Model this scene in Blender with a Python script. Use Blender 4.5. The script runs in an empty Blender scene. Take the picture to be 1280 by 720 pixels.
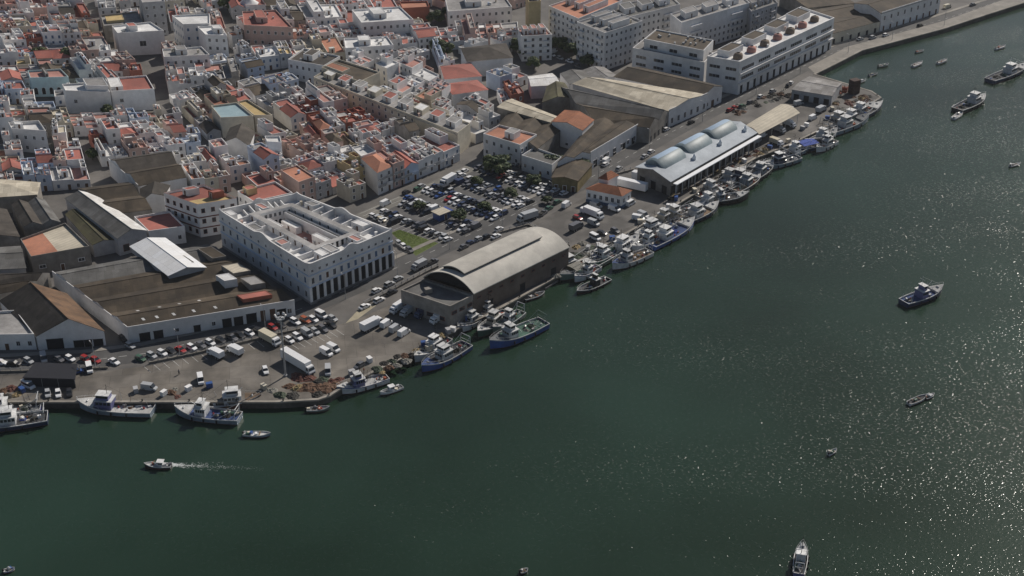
import bpy, math, random
R = math.radians
sc = bpy.context.scene
col = sc.collection
# ---------------------------------------------------------------- camera, sky, sun, exposure
F = 1780.0; PITCH = R(28.6); HC = 233.0
cam = bpy.data.objects.new('camera', bpy.data.cameras.new('camera'))
col.objects.link(cam)
cam.location = (0, 0, HC); cam.rotation_euler = (R(90) - PITCH, 0, 0)
cam.data.sensor_width = 36; cam.data.lens = 36 * F / 1280
cam.data.clip_start = 1; cam.data.clip_end = 6000
sc.camera = cam
SUN_EL = R(38); SUN_AZ = R(37)            # azimuth from +Y towards +X
w = bpy.data.worlds.new('World'); sc.world = w; w.use_nodes = True
nt = w.node_tree
sky = nt.nodes.new('ShaderNodeTexSky'); sky.sky_type = 'NISHITA'; sky.sun_disc = False
sky.sun_elevation = SUN_EL; sky.sun_rotation = SUN_AZ
sky.air_density = 1.0; sky.dust_density = 1.0; sky.altitude = 200
bg = nt.nodes['Background']; bg.inputs[1].default_value = 0.05
nt.links.new(sky.outputs[0], bg.inputs[0])
sl = bpy.data.lights.new('sun', 'SUN'); sl.energy = 4.2; sl.angle = R(0.5); sl.color = (1.0, 0.93, 0.84)
sun = bpy.data.objects.new('sun', sl); col.objects.link(sun)
sun.rotation_euler = (R(90) - SUN_EL, 0, -SUN_AZ + math.pi)
# a sun lamp shines along its local -Z: aim it from the sun towards the ground
from mathutils import Vector, noise
sd = Vector((math.sin(SUN_AZ) * math.cos(SUN_EL), math.cos(SUN_AZ) * math.cos(SUN_EL), math.sin(SUN_EL)))
sun.rotation_euler = (-sd).to_track_quat('-Z', 'Y').to_euler()
sun.location = (200, 600, 500)
sc.view_settings.view_transform = 'Standard'; sc.view_settings.look = 'None'
sc.view_settings.gamma = 1; sc.view_settings.use_curve_mapping = False
sc.view_settings.exposure = 0.12
sc.cycles.use_denoising = True
sc.cycles.max_bounces = 6; sc.cycles.diffuse_bounces = 3

# ---------------------------------------------------------------- helpers
SP, CP = math.sin(PITCH), math.cos(PITCH)
def P(px, py, z=0.0):
    """The ground point (height z) seen at a spot of the 1280x720 photograph."""
    dx, dv = px - 640, 360 - py
    ry, rz = CP * F + SP * dv, -SP * F + CP * dv
    t = (z - HC) / rz
    return (dx * t, ry * t)
WATER = -2.2
rng = random.Random(7)
ORD = ('first second third fourth fifth sixth seventh eighth ninth tenth eleventh twelfth thirteenth fourteenth fifteenth sixteenth '
       'seventeenth eighteenth nineteenth twentieth').split()
def ordn(i):
    n = i + 1
    return ORD[i] if i < 20 else '%d%s' % (n, 'th' if 10 < n % 100 < 14 else {1: 'st', 2: 'nd', 3: 'rd'}.get(n % 10, 'th'))

MATS = {}; ARGS = {}
def mat(name, c1, c2=None, scale=0.35, rough=0.85, metal=0.0, spec=0.3, bump=0.0, bands=None, vary=0.12, stain=0.0, panels=None):
    if name in MATS: return MATS[name]
    ARGS[name] = dict(c1=c1, c2=c2, scale=scale, rough=rough, metal=metal, spec=spec, bump=bump, bands=bands, vary=vary, stain=stain)
    m = bpy.data.materials.new(name); m.use_nodes = True; MATS[name] = m
    n = m.node_tree.nodes; L = m.node_tree.links
    b = n['Principled BSDF']
    b.inputs['Roughness'].default_value = rough; b.inputs['Metallic'].default_value = metal
    b.inputs['Specular IOR Level'].default_value = spec
    if c2 is None: c2 = tuple(x * 0.72 for x in c1)
    g = n.new('ShaderNodeNewGeometry')
    t = n.new('ShaderNodeTexNoise'); t.inputs['Scale'].default_value = scale; t.inputs['Detail'].default_value = 6
    t.inputs['Roughness'].default_value = 0.65
    L.new(g.outputs['Position'], t.inputs['Vector'])
    r = n.new('ShaderNodeValToRGB'); r.color_ramp.elements[0].position = 0.36; r.color_ramp.elements[1].position = 0.64
    r.color_ramp.elements[0].color = (*c1, 1); r.color_ramp.elements[1].color = (*c2, 1)
    L.new(t.outputs['Fac'], r.inputs['Fac'])
    out = r.outputs['Color']
    if bands:
        ang, per, amt = bands
        mp = n.new('ShaderNodeMapping'); mp.inputs['Rotation'].default_value = (0, 0, ang)
        L.new(g.outputs['Position'], mp.inputs['Vector'])
        wv = n.new('ShaderNodeTexWave'); wv.inputs['Scale'].default_value = 6.283 / per / 20; wv.inputs['Distortion'].default_value = 1.5
        wv.inputs['Detail'].default_value = 2
        L.new(mp.outputs[0], wv.inputs['Vector'])
        mx = n.new('ShaderNodeMix'); mx.data_type = 'RGBA'; mx.blend_type = 'MULTIPLY'; mx.inputs[0].default_value = amt
        L.new(out, mx.inputs[6]); L.new(wv.outputs['Color'], mx.inputs[7]); out = mx.outputs[2]
    if stain:
        t2 = n.new('ShaderNodeTexNoise'); t2.inputs['Scale'].default_value = 0.09; t2.inputs['Detail'].default_value = 8
        L.new(g.outputs['Position'], t2.inputs['Vector'])
        r2 = n.new('ShaderNodeValToRGB'); r2.color_ramp.elements[0].position = 0.42; r2.color_ramp.elements[1].position = 0.6
        k = 1 - stain
        r2.color_ramp.elements[0].color = (k, k, k, 1); r2.color_ramp.elements[1].color = (1, 1, 1, 1)
        L.new(t2.outputs['Fac'], r2.inputs['Fac'])
        mx = n.new('ShaderNodeMix'); mx.data_type = 'RGBA'; mx.blend_type = 'MULTIPLY'; mx.inputs[0].default_value = 1
        L.new(out, mx.inputs[6]); L.new(r2.outputs['Color'], mx.inputs[7]); out = mx.outputs[2]
    if panels:      # sheets or slabs laid in courses, each a little different
        ang, pw, ph, amt, mort = panels
        mp = n.new('ShaderNodeMapping'); mp.inputs['Rotation'].default_value = (0, 0, -ang)
        L.new(g.outputs['Position'], mp.inputs['Vector'])
        br = n.new('ShaderNodeTexBrick'); br.inputs['Scale'].default_value = 1.0; br.inputs['Brick Width'].default_value = pw; br.inputs['Row Height'].default_value = ph
        br.inputs['Mortar Size'].default_value = mort; br.inputs['Bias'].default_value = 0.0; br.offset = 0.37
        br.inputs['Color1'].default_value = (1, 1, 1, 1); k = 1 - amt; br.inputs['Color2'].default_value = (k, k * .98, k * .95, 1); br.inputs['Mortar'].default_value = (.5, .5, .5, 1)
        L.new(mp.outputs[0], br.inputs['Vector'])
        mx = n.new('ShaderNodeMix'); mx.data_type = 'RGBA'; mx.blend_type = 'MULTIPLY'; mx.inputs[0].default_value = 1
        L.new(out, mx.inputs[6]); L.new(br.outputs['Color'], mx.inputs[7]); out = mx.outputs[2]
    if vary:
        oi = n.new('ShaderNodeObjectInfo'); mr = n.new('ShaderNodeMapRange')
        mr.inputs['To Min'].default_value = 1 - vary; mr.inputs['To Max'].default_value = 1 + vary * 0.4
        L.new(oi.outputs['Random'], mr.inputs['Value'])
        mx = n.new('ShaderNodeMix'); mx.data_type = 'RGBA'; mx.blend_type = 'MULTIPLY'; mx.inputs[0].default_value = 1
        L.new(out, mx.inputs[6]); L.new(mr.outputs[0], mx.inputs[7]); out = mx.outputs[2]
    L.new(out, b.inputs['Base Color'])
    if bump:
        bp = n.new('ShaderNodeBump'); bp.inputs['Strength'].default_value = bump; bp.inputs['Distance'].default_value = 0.2
        t3 = n.new('ShaderNodeTexNoise'); t3.inputs['Scale'].default_value = 3; L.new(g.outputs['Position'], t3.inputs['Vector'])
        L.new(t3.outputs['Fac'], bp.inputs['Height']); L.new(bp.outputs[0], b.inputs['Normal'])
    return m

def roofv(key, a, b):
    """a roofing material whose sheets run square to the edge from a to b"""
    base = ROOF[key].name
    if key in ('red', 'orange', 'pink'): return ROOF[key]
    ang = round(math.atan2(b[1] - a[1], b[0] - a[0]) % math.pi, 1)
    A_ = dict(ARGS[base]); A_['bands'] = None
    return mat('%s_laid_%d' % (base, int(ang * 10)), panels=(ang, 2.6, 4.2, .30 if key not in ('whitesheet', 'white') else .08, .03), **A_)
# walls
WALL = {
 'white': mat('whitewash', (0.80, 0.79, 0.78), (0.70, 0.69, 0.68), 0.5, stain=0.16),
 'cream': mat('cream_render', (0.60, 0.55, 0.45), (0.50, 0.455, 0.37), 0.5, stain=0.15),
 'grey': mat('grey_render', (0.46, 0.46, 0.47), (0.36, 0.36, 0.37), 0.5, stain=0.15),
 'pink': mat('pink_render', (0.58, 0.42, 0.37), (0.50, 0.36, 0.31), 0.5, stain=0.15),
 'yellow': mat('ochre_render', (0.56, 0.45, 0.25), (0.48, 0.38, 0.21), 0.5, stain=0.1),
 'blue': mat('pale_blue_render', (0.52, 0.60, 0.72), (0.45, 0.52, 0.64), 0.5, stain=0.1),
 'red': mat('brick_red_render', (0.36, 0.12, 0.08), (0.29, 0.10, 0.07), 0.5, stain=0.1),
 'turquoise': mat('pale_turquoise_render', (0.45, 0.60, 0.62), (0.40, 0.52, 0.54), 0.5),
 'ochredirt': mat('stained_ochre_render', (0.24, 0.19, 0.09), (0.16, 0.13, 0.065), 0.4, stain=0.25),
 'brown': mat('brown_render', (0.22, 0.17, 0.13), (0.16, 0.12, 0.09), 0.4, stain=0.2),
 'dirty': mat('weathered_concrete', (0.34, 0.32, 0.29), (0.22, 0.20, 0.18), 0.3, stain=0.3),
}
ROOF = {
 'red': mat('red_terrace_tiles', (0.40, 0.135, 0.105), (0.33, 0.125, 0.10), 0.6, stain=0.25, vary=0.25),
 'orange': mat('orange_terrace_tiles', (0.46, 0.20, 0.125), (0.38, 0.175, 0.115), 0.6, stain=0.25, vary=0.25),
 'pink': mat('faded_pink_tiles', (0.48, 0.24, 0.20), (0.40, 0.205, 0.175), 0.6, stain=0.25, vary=0.25),
 'grey': mat('grey_roofing', (0.36, 0.35, 0.34), (0.26, 0.25, 0.245), 0.5, stain=0.3, vary=0.25),
 'white': mat('white_roofing', (0.74, 0.74, 0.73), (0.58, 0.57, 0.56), 0.5, stain=0.2),
 'beige': mat('beige_roofing', (0.60, 0.54, 0.43), (0.50, 0.45, 0.36), 0.35, stain=0.15, bands=(0.7, 1.6, 0.15)),
 'brown': mat('brown_corrugated_sheet', (0.115, 0.088, 0.06), (0.066, 0.052, 0.038), 0.16, stain=0.35, bands=(1.2, 0.9, 0.12), vary=0.2),
 'rust': mat('rusty_sheet', (0.175, 0.10, 0.055), (0.115, 0.072, 0.045), 0.25, stain=0.3, bands=(1.2, 0.9, 0.12)),
 'dark': mat('dark_tiles', (0.085, 0.073, 0.062), (0.055, 0.047, 0.04), 0.3, stain=0.3),
 'yellow': mat('ochre_roofing', (0.58, 0.43, 0.20), (0.48, 0.36, 0.17), 0.4, stain=0.2),
 'slate': mat('grey_fibre_cement', (0.19, 0.187, 0.18), (0.125, 0.122, 0.118), 0.2, stain=0.3, bands=(1.2, 0.9, 0.12)),
 'teal': mat('teal_glass_roof', (0.30, 0.40, 0.42), (0.24, 0.33, 0.36), 0.4, rough=0.4),
 'bluesheet': mat('blue_metal_sheet', (0.36, 0.46, 0.58), (0.30, 0.40, 0.52), 0.3, rough=0.75, bands=(2.1, 0.8, 0.15)),
 'palegrey': mat('pale_grey_sheet', (0.46, 0.50, 0.54), (0.37, 0.41, 0.45), 0.3, rough=0.75, stain=.15),
 'tile': mat('clay_roof_tiles', (0.36, 0.14, 0.07), (0.27, 0.11, 0.06), 0.5, stain=0.25, bands=(0.7, 0.5, 0.3)),
 'whitesheet': mat('white_metal_sheet', (0.80, 0.81, 0.82), (0.74, 0.75, 0.76), 0.3, rough=0.45),
 'concrete': mat('pale_concrete_shell', (0.58, 0.55, 0.49), (0.48, 0.455, 0.41), 0.25, stain=0.2),
 'green': mat('mossy_sheet', (0.11, 0.105, 0.05), (0.08, 0.07, 0.042), 0.25, stain=0.3),
}
PANE = mat('dark_window_pane', (0.03, 0.035, 0.045), (0.02, 0.022, 0.03), 0.8, rough=0.15, spec=0.5)
DARK = mat('dark_opening', (0.018, 0.018, 0.022), (0.012, 0.012, 0.014), 1)
TRIM = mat('white_trim', (0.72, 0.72, 0.72), (0.64, 0.64, 0.64), 1)
BRICKTRIM = mat('dark_red_trim', (0.20, 0.08, 0.06), None, 1)
GREENDOOR = mat('green_door_paint', (0.05, 0.10, 0.07), None, 1)
BROWNDOOR = mat('brown_door_paint', (0.12, 0.065, 0.04), None, 1)
STEEL = mat('galvanised_steel', (0.42, 0.43, 0.44), None, 1, rough=0.45, metal=0.3)
BLACK = mat('black_rubber', (0.02, 0.02, 0.02), None, 2)
SHUT = mat('blue_shutter_paint', (0.10, 0.16, 0.26), None, 1)

class MB:
    """collects faces; build() links them as ONE mesh object"""
    def __init__(s): s.v = []; s.f = []; s.m = []; s.smooth = set()
    def face(s, pts, m=0, smooth=False):
        k = len(s.v); s.v.extend(tuple(p) for p in pts); s.f.append(tuple(range(k, k + len(pts))))
        if smooth: s.smooth.add(len(s.m))
        s.m.append(m)
    def box(s, x0, x1, y0, y1, z0, z1, m=0, mt=None):
        mt = m if mt is None else mt
        a = [(x0, y0), (x1, y0), (x1, y1), (x0, y1)]
        s.prism(a, z0, z1, m, mt)
    def prism(s, q, z0, z1, m=0, mt=None, bottom=True):
        mt = m if mt is None else mt
        n = len(q)
        for i in range(n):
            a, b = q[i], q[(i + 1) % n]
            s.face([(*a, z0), (*b, z0), (*b, z1), (*a, z1)], m)
        s.face([(*p, z1) for p in q], mt)
        if bottom: s.face([(*p, z0) for p in reversed(q)], m)
    def tube(s, a, b, r, m=0, n=6, r2=None):
        a, b = Vector(a), Vector(b); d = (b - a).normalized(); r2 = r if r2 is None else r2
        u = d.orthogonal().normalized(); v = d.cross(u)
        c = [(math.cos(2 * math.pi * i / n), math.sin(2 * math.pi * i / n)) for i in range(n)]
        A = [a + (u * x + v * y) * r for x, y in c]; B = [b + (u * x + v * y) * r2 for x, y in c]
        for i in range(n): s.face([A[i], A[(i + 1) % n], B[(i + 1) % n], B[i]], m, True)
        s.face(list(reversed(A)), m); s.face(B, m)
    def grid(s, rows, m=0, smooth=True, closed=False):
        """rows of points (welded) -> quads"""
        k = len(s.v); n = len(rows[0])
        for r in rows: s.v.extend(tuple(p) for p in r)
        for i in range(len(rows) - 1):
            for j in range(n - (0 if closed else 1)):
                j2 = (j + 1) % n
                s.f.append((k + i * n + j, k + i * n + j2, k + (i + 1) * n + j2, k + (i + 1) * n + j))
                if smooth: s.smooth.add(len(s.m))
                s.m.append(m(i, j) if callable(m) else m)
    def mesh(s, name, mats, off=(0, 0, 0)):
        me = bpy.data.meshes.new(name)
        ox, oy, oz = off
        me.from_pydata([(x - ox, y - oy, z - oz) for x, y, z in s.v], [], s.f)
        for mm in (mats if isinstance(mats, (list, tuple)) else [mats]): me.materials.append(mm)
        me.polygons.foreach_set('material_index', s.m)
        if s.smooth:
            me.polygons.foreach_set('use_smooth', [i in s.smooth for i in range(len(s.m))])
        return me
    def build(s, name, mats, parent=None, off=(0, 0, 0)):
        return link(name, s.mesh(name, mats, off), parent)

def link(name, me, parent=None, loc=None, rz=0):
    o = bpy.data.objects.new(name, me); col.objects.link(o)
    if parent is not None: o.parent = parent
    if loc is not None: o.location = loc
    if rz: o.rotation_euler = (0, 0, rz)
    return o
USED = {}
def tag(o, label, cat, group=None, kind=None):
    if label:
        n = USED.get(label, 0); USED[label] = n + 1
        if n: print('DUPLICATE LABEL', label)
        if not 4 <= len(label.split()) <= 16: print('LABEL LENGTH', len(label.split()), label)
        o['label'] = label
    if cat: o['category'] = cat
    if group: o['group'] = group
    if kind: o['kind'] = kind
    return o
def empty(name, loc, label, cat, group=None, rz=0):
    o = bpy.data.objects.new(name, None); col.objects.link(o); o.location = loc; o.rotation_euler = (0, 0, rz)
    o.empty_display_size = 0.5
    return tag(o, label, cat, group)
def structure(name, mb, mats):
    o = mb.build(name, mats); o['kind'] = 'structure'; return o

def quad(q, u, v):
    a, b, c, d = q
    return tuple((a[i] * (1 - u) + b[i] * u) * (1 - v) + (d[i] * (1 - u) + c[i] * u) * v for i in (0, 1))
def sub(q, u0, u1, v0, v1): return [quad(q, u0, v0), quad(q, u1, v0), quad(q, u1, v1), quad(q, u0, v1)]
def inset(q, d):
    """moves a quad's sides inwards by d metres"""
    wu = (math.dist(q[0], q[1]) + math.dist(q[3], q[2])) / 2; wv = (math.dist(q[0], q[3]) + math.dist(q[1], q[2])) / 2
    a, b = d / wu, d / wv
    return sub(q, a, 1 - a, b, 1 - b)
def centre(q): return (sum(p[0] for p in q) / len(q), sum(p[1] for p in q) / len(q))
def inside(p, poly):
    x, y = p; r = False; n = len(poly)
    for i in range(n):
        (x1, y1), (x2, y2) = poly[i], poly[(i + 1) % n]
        if (y1 > y) != (y2 > y) and x < (x2 - x1) * (y - y1) / (y2 - y1) + x1: r = not r
    return r
def Q(pts, z): return [P(x, y, z) for x, y in pts]
def offset_line(pts, d):
    out = []
    for i, p in enumerate(pts):
        a = pts[max(i - 1, 0)]; b = pts[min(i + 1, len(pts) - 1)]
        dx, dy = b[0] - a[0], b[1] - a[1]; l = math.hypot(dx, dy)
        out.append((p[0] - dy / l * d, p[1] + dx / l * d))
    return out
def strip(pts, w0, w1, z):
    A, B = offset_line(pts, w0), offset_line(pts, w1); m = MB()
    for i in range(len(pts) - 1):
        m.face([(*A[i], z), (*A[i + 1], z), (*B[i + 1], z), (*B[i], z)][::(1 if w0 < w1 else -1)])
    return m

# ---- building pieces
def vol(wm, rm, q, z0, z1, par=0.7, th=0.22, coping=None):
    """flat-roofed volume: walls with parapet into wm, roof deck into rm"""
    zt = z1 + par
    for i in range(4):
        a, b = q[i], q[(i + 1) % 4]
        wm.face([(*a, z0), (*b, z0), (*b, zt), (*a, zt)], 0)
    if par > 0:
        s = inset(q, th)
        for i in range(4):
            j = (i + 1) % 4
            wm.face([(*q[i], zt), (*q[j], zt), (*s[j], zt), (*s[i], zt)], 1 if coping else 0)
            wm.face([(*s[j], z1), (*s[i], z1), (*s[i], zt), (*s[j], zt)], 0)
    else: s = q
    if rm is not None: rm.face([(*p, z1) for p in s], 0)
def gable(rm, wm, q, z, rise, along='u', over=0.3, th=0.15, m2=0):
    """gable roof over quad q, ridge parallel to the front (u) or running back (v)"""
    if along == 'v': q = [q[1], q[2], q[3], q[0]]
    wu = math.dist(q[0], q[1]); wv = math.dist(q[0], q[3])
    o, p = over / wu, over / wv
    e = sub(q, -o, 1 + o, -p, 1 + p)
    r0, r1 = quad(q, -o, .5), quad(q, 1 + o, .5)
    dz = -rise * p * 2
    rc = [(*r0, z + rise + th - .02), (*r1, z + rise + th - .02)]
    rm.tube(rc[0], rc[1], .16, 0, 5)
    for k, m in (((e[0], e[1], r1, r0), 0), ((e[2], e[3], r0, r1), m2)):
        pts = [(*k[0], z + dz), (*k[1], z + dz), (*k[2], z + rise), (*k[3], z + rise)]
        rm.face([(x, y, zz + th) for x, y, zz in pts], m)
        rm.face(list(reversed(pts)), m)
        for i in (0, 1, 3):
            a, b = pts[i], pts[(i + 1) % 4]
            rm.face([a, b, (b[0], b[1], b[2] + th), (a[0], a[1], a[2] + th)], m)
    if wm is not None:
        g0, g1 = quad(q, 0, .5), quad(q, 1, .5)
        wm.face([(*q[3], z), (*q[0], z), (*g0, z + rise)], 0)
        wm.face([(*q[1], z), (*q[2], z), (*g1, z + rise)], 0)
def hip(rm, q, z, rise, over=0.3):
    q = inset(q, -over)
    wu, wv = math.dist(q[0], q[1]), math.dist(q[0], q[3])
    if wu > wv: f = wv / wu / 2; r0, r1 = quad(q, f, .5), quad(q, 1 - f, .5); F4 = [(q[0], q[1], r1, r0), (q[1], q[2], r1), (q[2], q[3], r0, r1), (q[3], q[0], r0)]
    else: f = wu / wv / 2; r0, r1 = quad(q, .5, f), quad(q, .5, 1 - f); F4 = [(q[0], q[1], r0), (q[1], q[2], r1, r0), (q[2], q[3], r1), (q[3], q[0], r0, r1)]
    for f4 in F4: rm.face([(*p, z + (rise if p in (r0, r1) else 0)) for p in f4], 0)
    rm.face([(*p, z) for p in reversed(q)], 0)

_cache = {}
def opening_mesh(kind, w, h):
    k = (kind, round(w, 1), round(h, 1))
    if k in _cache: return _cache[k]
    m = MB(); w, h = k[1], k[2]; t = 0.14
    fr = {'window': TRIM, 'shutter': TRIM, 'door': TRIM, 'gate': DARK, 'arch': TRIM, 'ribbon': TRIM, 'trimmed': BRICKTRIM}[kind]
    pn = {'window': PANE, 'shutter': SHUT, 'door': BROWNDOOR, 'gate': DARK, 'arch': DARK, 'ribbon': PANE, 'trimmed': PANE}[kind]
    if kind == 'arch':
        n = 8; hs = h - w / 2
        arc = [(w / 2 * math.cos(math.pi * i / n), hs + w / 2 * math.sin(math.pi * i / n)) for i in range(n + 1)]
        m.face([(-w / 2, -.03, 0), (w / 2, -.03, 0)] + [(x, -.03, z) for x, z in arc], 1)
        oa = [(x * (1 + 2 * t / w), z + (t * math.sin(math.pi * i / n))) for i, (x, z) in enumerate(arc)]
        path_i = [(w / 2, 0)] + arc + [(-w / 2, 0)]; path_o = [(w / 2 + t, 0)] + oa + [(-w / 2 - t, 0)]
        for i in range(len(path_i) - 1):
            a, b, c, d = path_i[i], path_i[i + 1], path_o[i + 1], path_o[i]
            m.face([(a[0], -.09, a[1]), (d[0], -.09, d[1]), (c[0], -.09, c[1]), (b[0], -.09, b[1])], 0)
            m.face([(d[0], 0.02, d[1]), (c[0], 0.02, c[1]), (c[0], -.09, c[1]), (d[0], -.09, d[1])], 0)
    else:
        m.face([(-w / 2, -.03, 0), (w / 2, -.03, 0), (w / 2, -.03, h), (-w / 2, -.03, h)], 1)
        if kind != 'gate':
            for x0, x1, z0, z1 in ((-w / 2 - t, -w / 2, 0, h), (w / 2, w / 2 + t, 0, h), (-w / 2 - t, w / 2 + t, h, h + t)):
                m.box(x0, x1, -.09, .02, z0, z1, 0)
            if kind != 'door': m.box(-w / 2 - t * 1.5, w / 2 + t * 1.5, -.16, .02, -.12, 0, 0)
            if kind == 'window' and w > .8: m.box(-.03, .03, -.06, -.03, 0, h, 0)
            if kind == 'ribbon':
                nn = int(w / 1.6)
                for i in range(1, nn): m.box(-w / 2 + w * i / nn - .05, -w / 2 + w * i / nn + .05, -.07, -.03, 0, h, 0)
        else:
            m.box(-w / 2 - .1, w / 2 + .1, -.12, .02, h, h + .15, 0)
    me = m.mesh(kind, [fr, pn]); _cache[k] = me
    return me
def opening(root, A, B, u, z, w, h, kind='window', name=None, off=(0, 0)):
    """a window, door or gate on the wall that runs from A to B (its outside on the right-hand side)"""
    x, y = A[0] + (B[0] - A[0]) * u, A[1] + (B[1] - A[1]) * u
    if name is None: name = {'door': 'door', 'gate': 'gate', 'arch': 'archway'}.get(kind, 'window')
    return link(name, opening_mesh(kind, w, h), root, (x - off[0], y - off[1], z), math.atan2(B[1] - A[1], B[0] - A[0]))
def facade(root, A, B, off, floors, fh=3.2, pitch=3.0, w=1.0, h=1.5, kind='window', z0=1.0, door=True, r=None, maxn=40):
    L = math.dist(A, B); n = max(1, int(L / pitch)); c = 0
    for f in range(floors):
        for i in range(n):
            if c >= maxn: return
            u = (i + .5) / n
            if r and r.random() < .15: continue
            if f == 0 and door and i == n // 2:
                opening(root, A, B, u, 0.02, 1.2, 2.3, 'door', off=off)
            else:
                opening(root, A, B, u, z0 + f * fh, w, h, kind, off=off)
            c += 1
# ---------------------------------------------------------------- ground, quay, roads, water
QUAY = [(-260, 503), (0, 503), (60, 503), (200, 503), (345, 503), (398, 500), (413, 495), (425, 487), (470, 464), (520, 440), (575, 410),
        (600, 399), (640, 378), (690, 350), (725, 327), (760, 305), (800, 283), (850, 254), (900, 224), (945, 198), (985, 182), (1015, 168),
        (1050, 150), (1085, 133), (1102, 122), (1090, 114), (1050, 102), (1019, 93), (1045, 80), (1078, 63), (1120, 52), (1180, 36), (1235, 18), (1285, 2), (1420, -46)]
qw = [P(x, y, 0) for x, y in QUAY]
GROUND = mat('dusty_town_ground', (0.145, 0.135, 0.125), (0.10, 0.095, 0.09), 0.08, stain=0.2, vary=0)
g = MB(); g.face([(*p, 0) for p in qw] + [(1500, 1900, 0), (-1600, 1900, 0), (-1600, 300, 0)])
structure('ground', g, GROUND)
QWALL = mat('quay_stone', (0.10, 0.095, 0.085), (0.055, 0.05, 0.045), 0.6, stain=0.4, vary=0)
g = MB()
for a, b in zip(qw, qw[1:]): g.face([(*a, -6), (*b, -6), (*b, 0), (*a, 0)])
structure('quay_wall', g, QWALL)
COPE = mat('pale_stone_coping', (0.33, 0.30, 0.26), (0.25, 0.23, 0.20), 0.4, stain=0.3, vary=0)
g = MB(); A, B = offset_line(qw, -.06), offset_line(qw, 0.9)
for i in range(len(qw) - 1):
    g.face([(*A[i], -.35), (*A[i + 1], -.35), (*A[i + 1], .16), (*A[i], .16)])
    g.face([(*A[i], .16), (*A[i + 1], .16), (*B[i + 1], .16), (*B[i], .16)])
    g.face([(*B[i + 1], .0), (*B[i], .0), (*B[i], .16), (*B[i + 1], .16)])
structure('quay_kerb', g, COPE)

APRON = mat('dusty_quay_concrete', (0.215, 0.195, 0.17), (0.14, 0.128, 0.115), 0.05, stain=0.4, vary=0, panels=(.15, 9, 7, .13, .05))
def sheet(name, pts, z, m):
    g = MB(); g.face([(*P(x, y, 0), z) for x, y in pts]); return structure(name, g, m)
sheet('quay_apron', [(-240, 500), (60, 500), (345, 500), (398, 497), (411, 492), (423, 484), (468, 461), (518, 437), (572, 408), (590, 397), (500, 376), (440, 402), (340, 424), (185, 457), (100, 468), (-240, 470)], 0.004, APRON)
GREYAP = mat('grey_quay_asphalt', (0.165, 0.155, 0.145), (0.11, 0.104, 0.098), 0.06, stain=0.4, vary=0, panels=(.72, 12, 8, .12, .04))
sheet('fish_quay_yard', [(688, 349), (722, 325), (757, 303), (797, 281), (847, 252), (897, 222), (942, 196), (982, 180), (1012, 166), (1048, 148), (1082, 131), (1098, 122), (1050, 104), (990, 112), (900, 150), (800, 215), (700, 262), (640, 292)], 0.004, GREYAP)
ASPH = mat('road_asphalt', (0.088, 0.086, 0.085), (0.066, 0.065, 0.065), 0.12, stain=0.2, vary=0)
ROADPX = [(-240, 462), (0, 457), (100, 452), (180, 442), (260, 424), (330, 403), (400, 377), (460, 351), (530, 319), (600, 287), (660, 260), (705, 240), (760, 210), (830, 170), (900, 133), (960, 105), (1010, 80), (1055, 60), (1110, 44), (1180, 24), (1290, -12)]
road = [P(x, y, 0) for x, y in ROADPX]
structure('waterfront_road', strip(road, -5, 5, 0.008), ASPH)
PAVE = mat('pale_paving', (0.27, 0.25, 0.22), (0.21, 0.195, 0.175), 0.3, stain=0.2, vary=0)
g = MB()
for w0, w1 in ((5.0, 7.0),):
    A, B = offset_line(road, w0), offset_line(road, w1)
    for i in range(len(road) - 1):
        g.face([(*A[i], .13), (*A[i + 1], .13), (*B[i + 1], .13), (*B[i], .13)])
        g.face([(*A[i], 0), (*A[i + 1], 0), (*A[i + 1], .13), (*A[i], .13)])
structure('pavement', g, PAVE)
LINE = mat('worn_road_paint', (0.55, 0.55, 0.53), (0.35, 0.35, 0.34), 1.2, vary=0)
g = MB()
def resample(pts, step):
    out = []; acc = 0
    for a, b in zip(pts, pts[1:]):
        L = math.dist(a, b); t = acc
        while t < L:
            out.append(((a[0] + (b[0] - a[0]) * t / L, a[1] + (b[1] - a[1]) * t / L), math.atan2(b[1] - a[1], b[0] - a[0]))); t += step
        acc = t - L
    return out
for (x, y), a in resample(road, 6.0):
    c, s = math.cos(a), math.sin(a)
    g.face([(x + c * i - s * j, y + s * i + c * j, .012) for i, j in ((-1.3, -.08), (1.3, -.08), (1.3, .08), (-1.3, .08))])
structure('road_markings', g, LINE)
CARPARK = [(436, 272), (480, 252), (545, 226), (603, 200), (650, 190), (700, 210), (728, 226), (706, 238), (660, 258), (600, 284), (545, 310), (527, 322), (506, 326), (492, 300), (470, 286)]
sheet('car_park_asphalt', CARPARK, 0.004, mat('car_park_asphalt', (0.115, 0.112, 0.11), (0.082, 0.08, 0.08), 0.15, stain=0.25, vary=0))
sheet('town_side_street', [(444, 268), (520, 236), (600, 199), (614, 190), (622, 196), (608, 206), (560, 229), (500, 255), (455, 276)], 0.008, mat('light_street_surface', (0.20, 0.19, 0.17), (0.15, 0.145, 0.13), 0.2, stain=0.2, vary=0))
sheet('sandy_verge', [(432, 404), (450, 385), (458, 379), (470, 382), (447, 399)], 0.012, mat('sandy_ground', (0.36, 0.32, 0.23), (0.28, 0.25, 0.18), 0.3, vary=0))
sheet('promenade', [(1019, 92), (1045, 79), (1078, 62), (1120, 51), (1180, 35), (1235, 17), (1285, 1), (1420, -47), (1400, -52), (1270, -6), (1180, 26), (1110, 45), (1060, 58), (1010, 84)], 0.012, PAVE)
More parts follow.
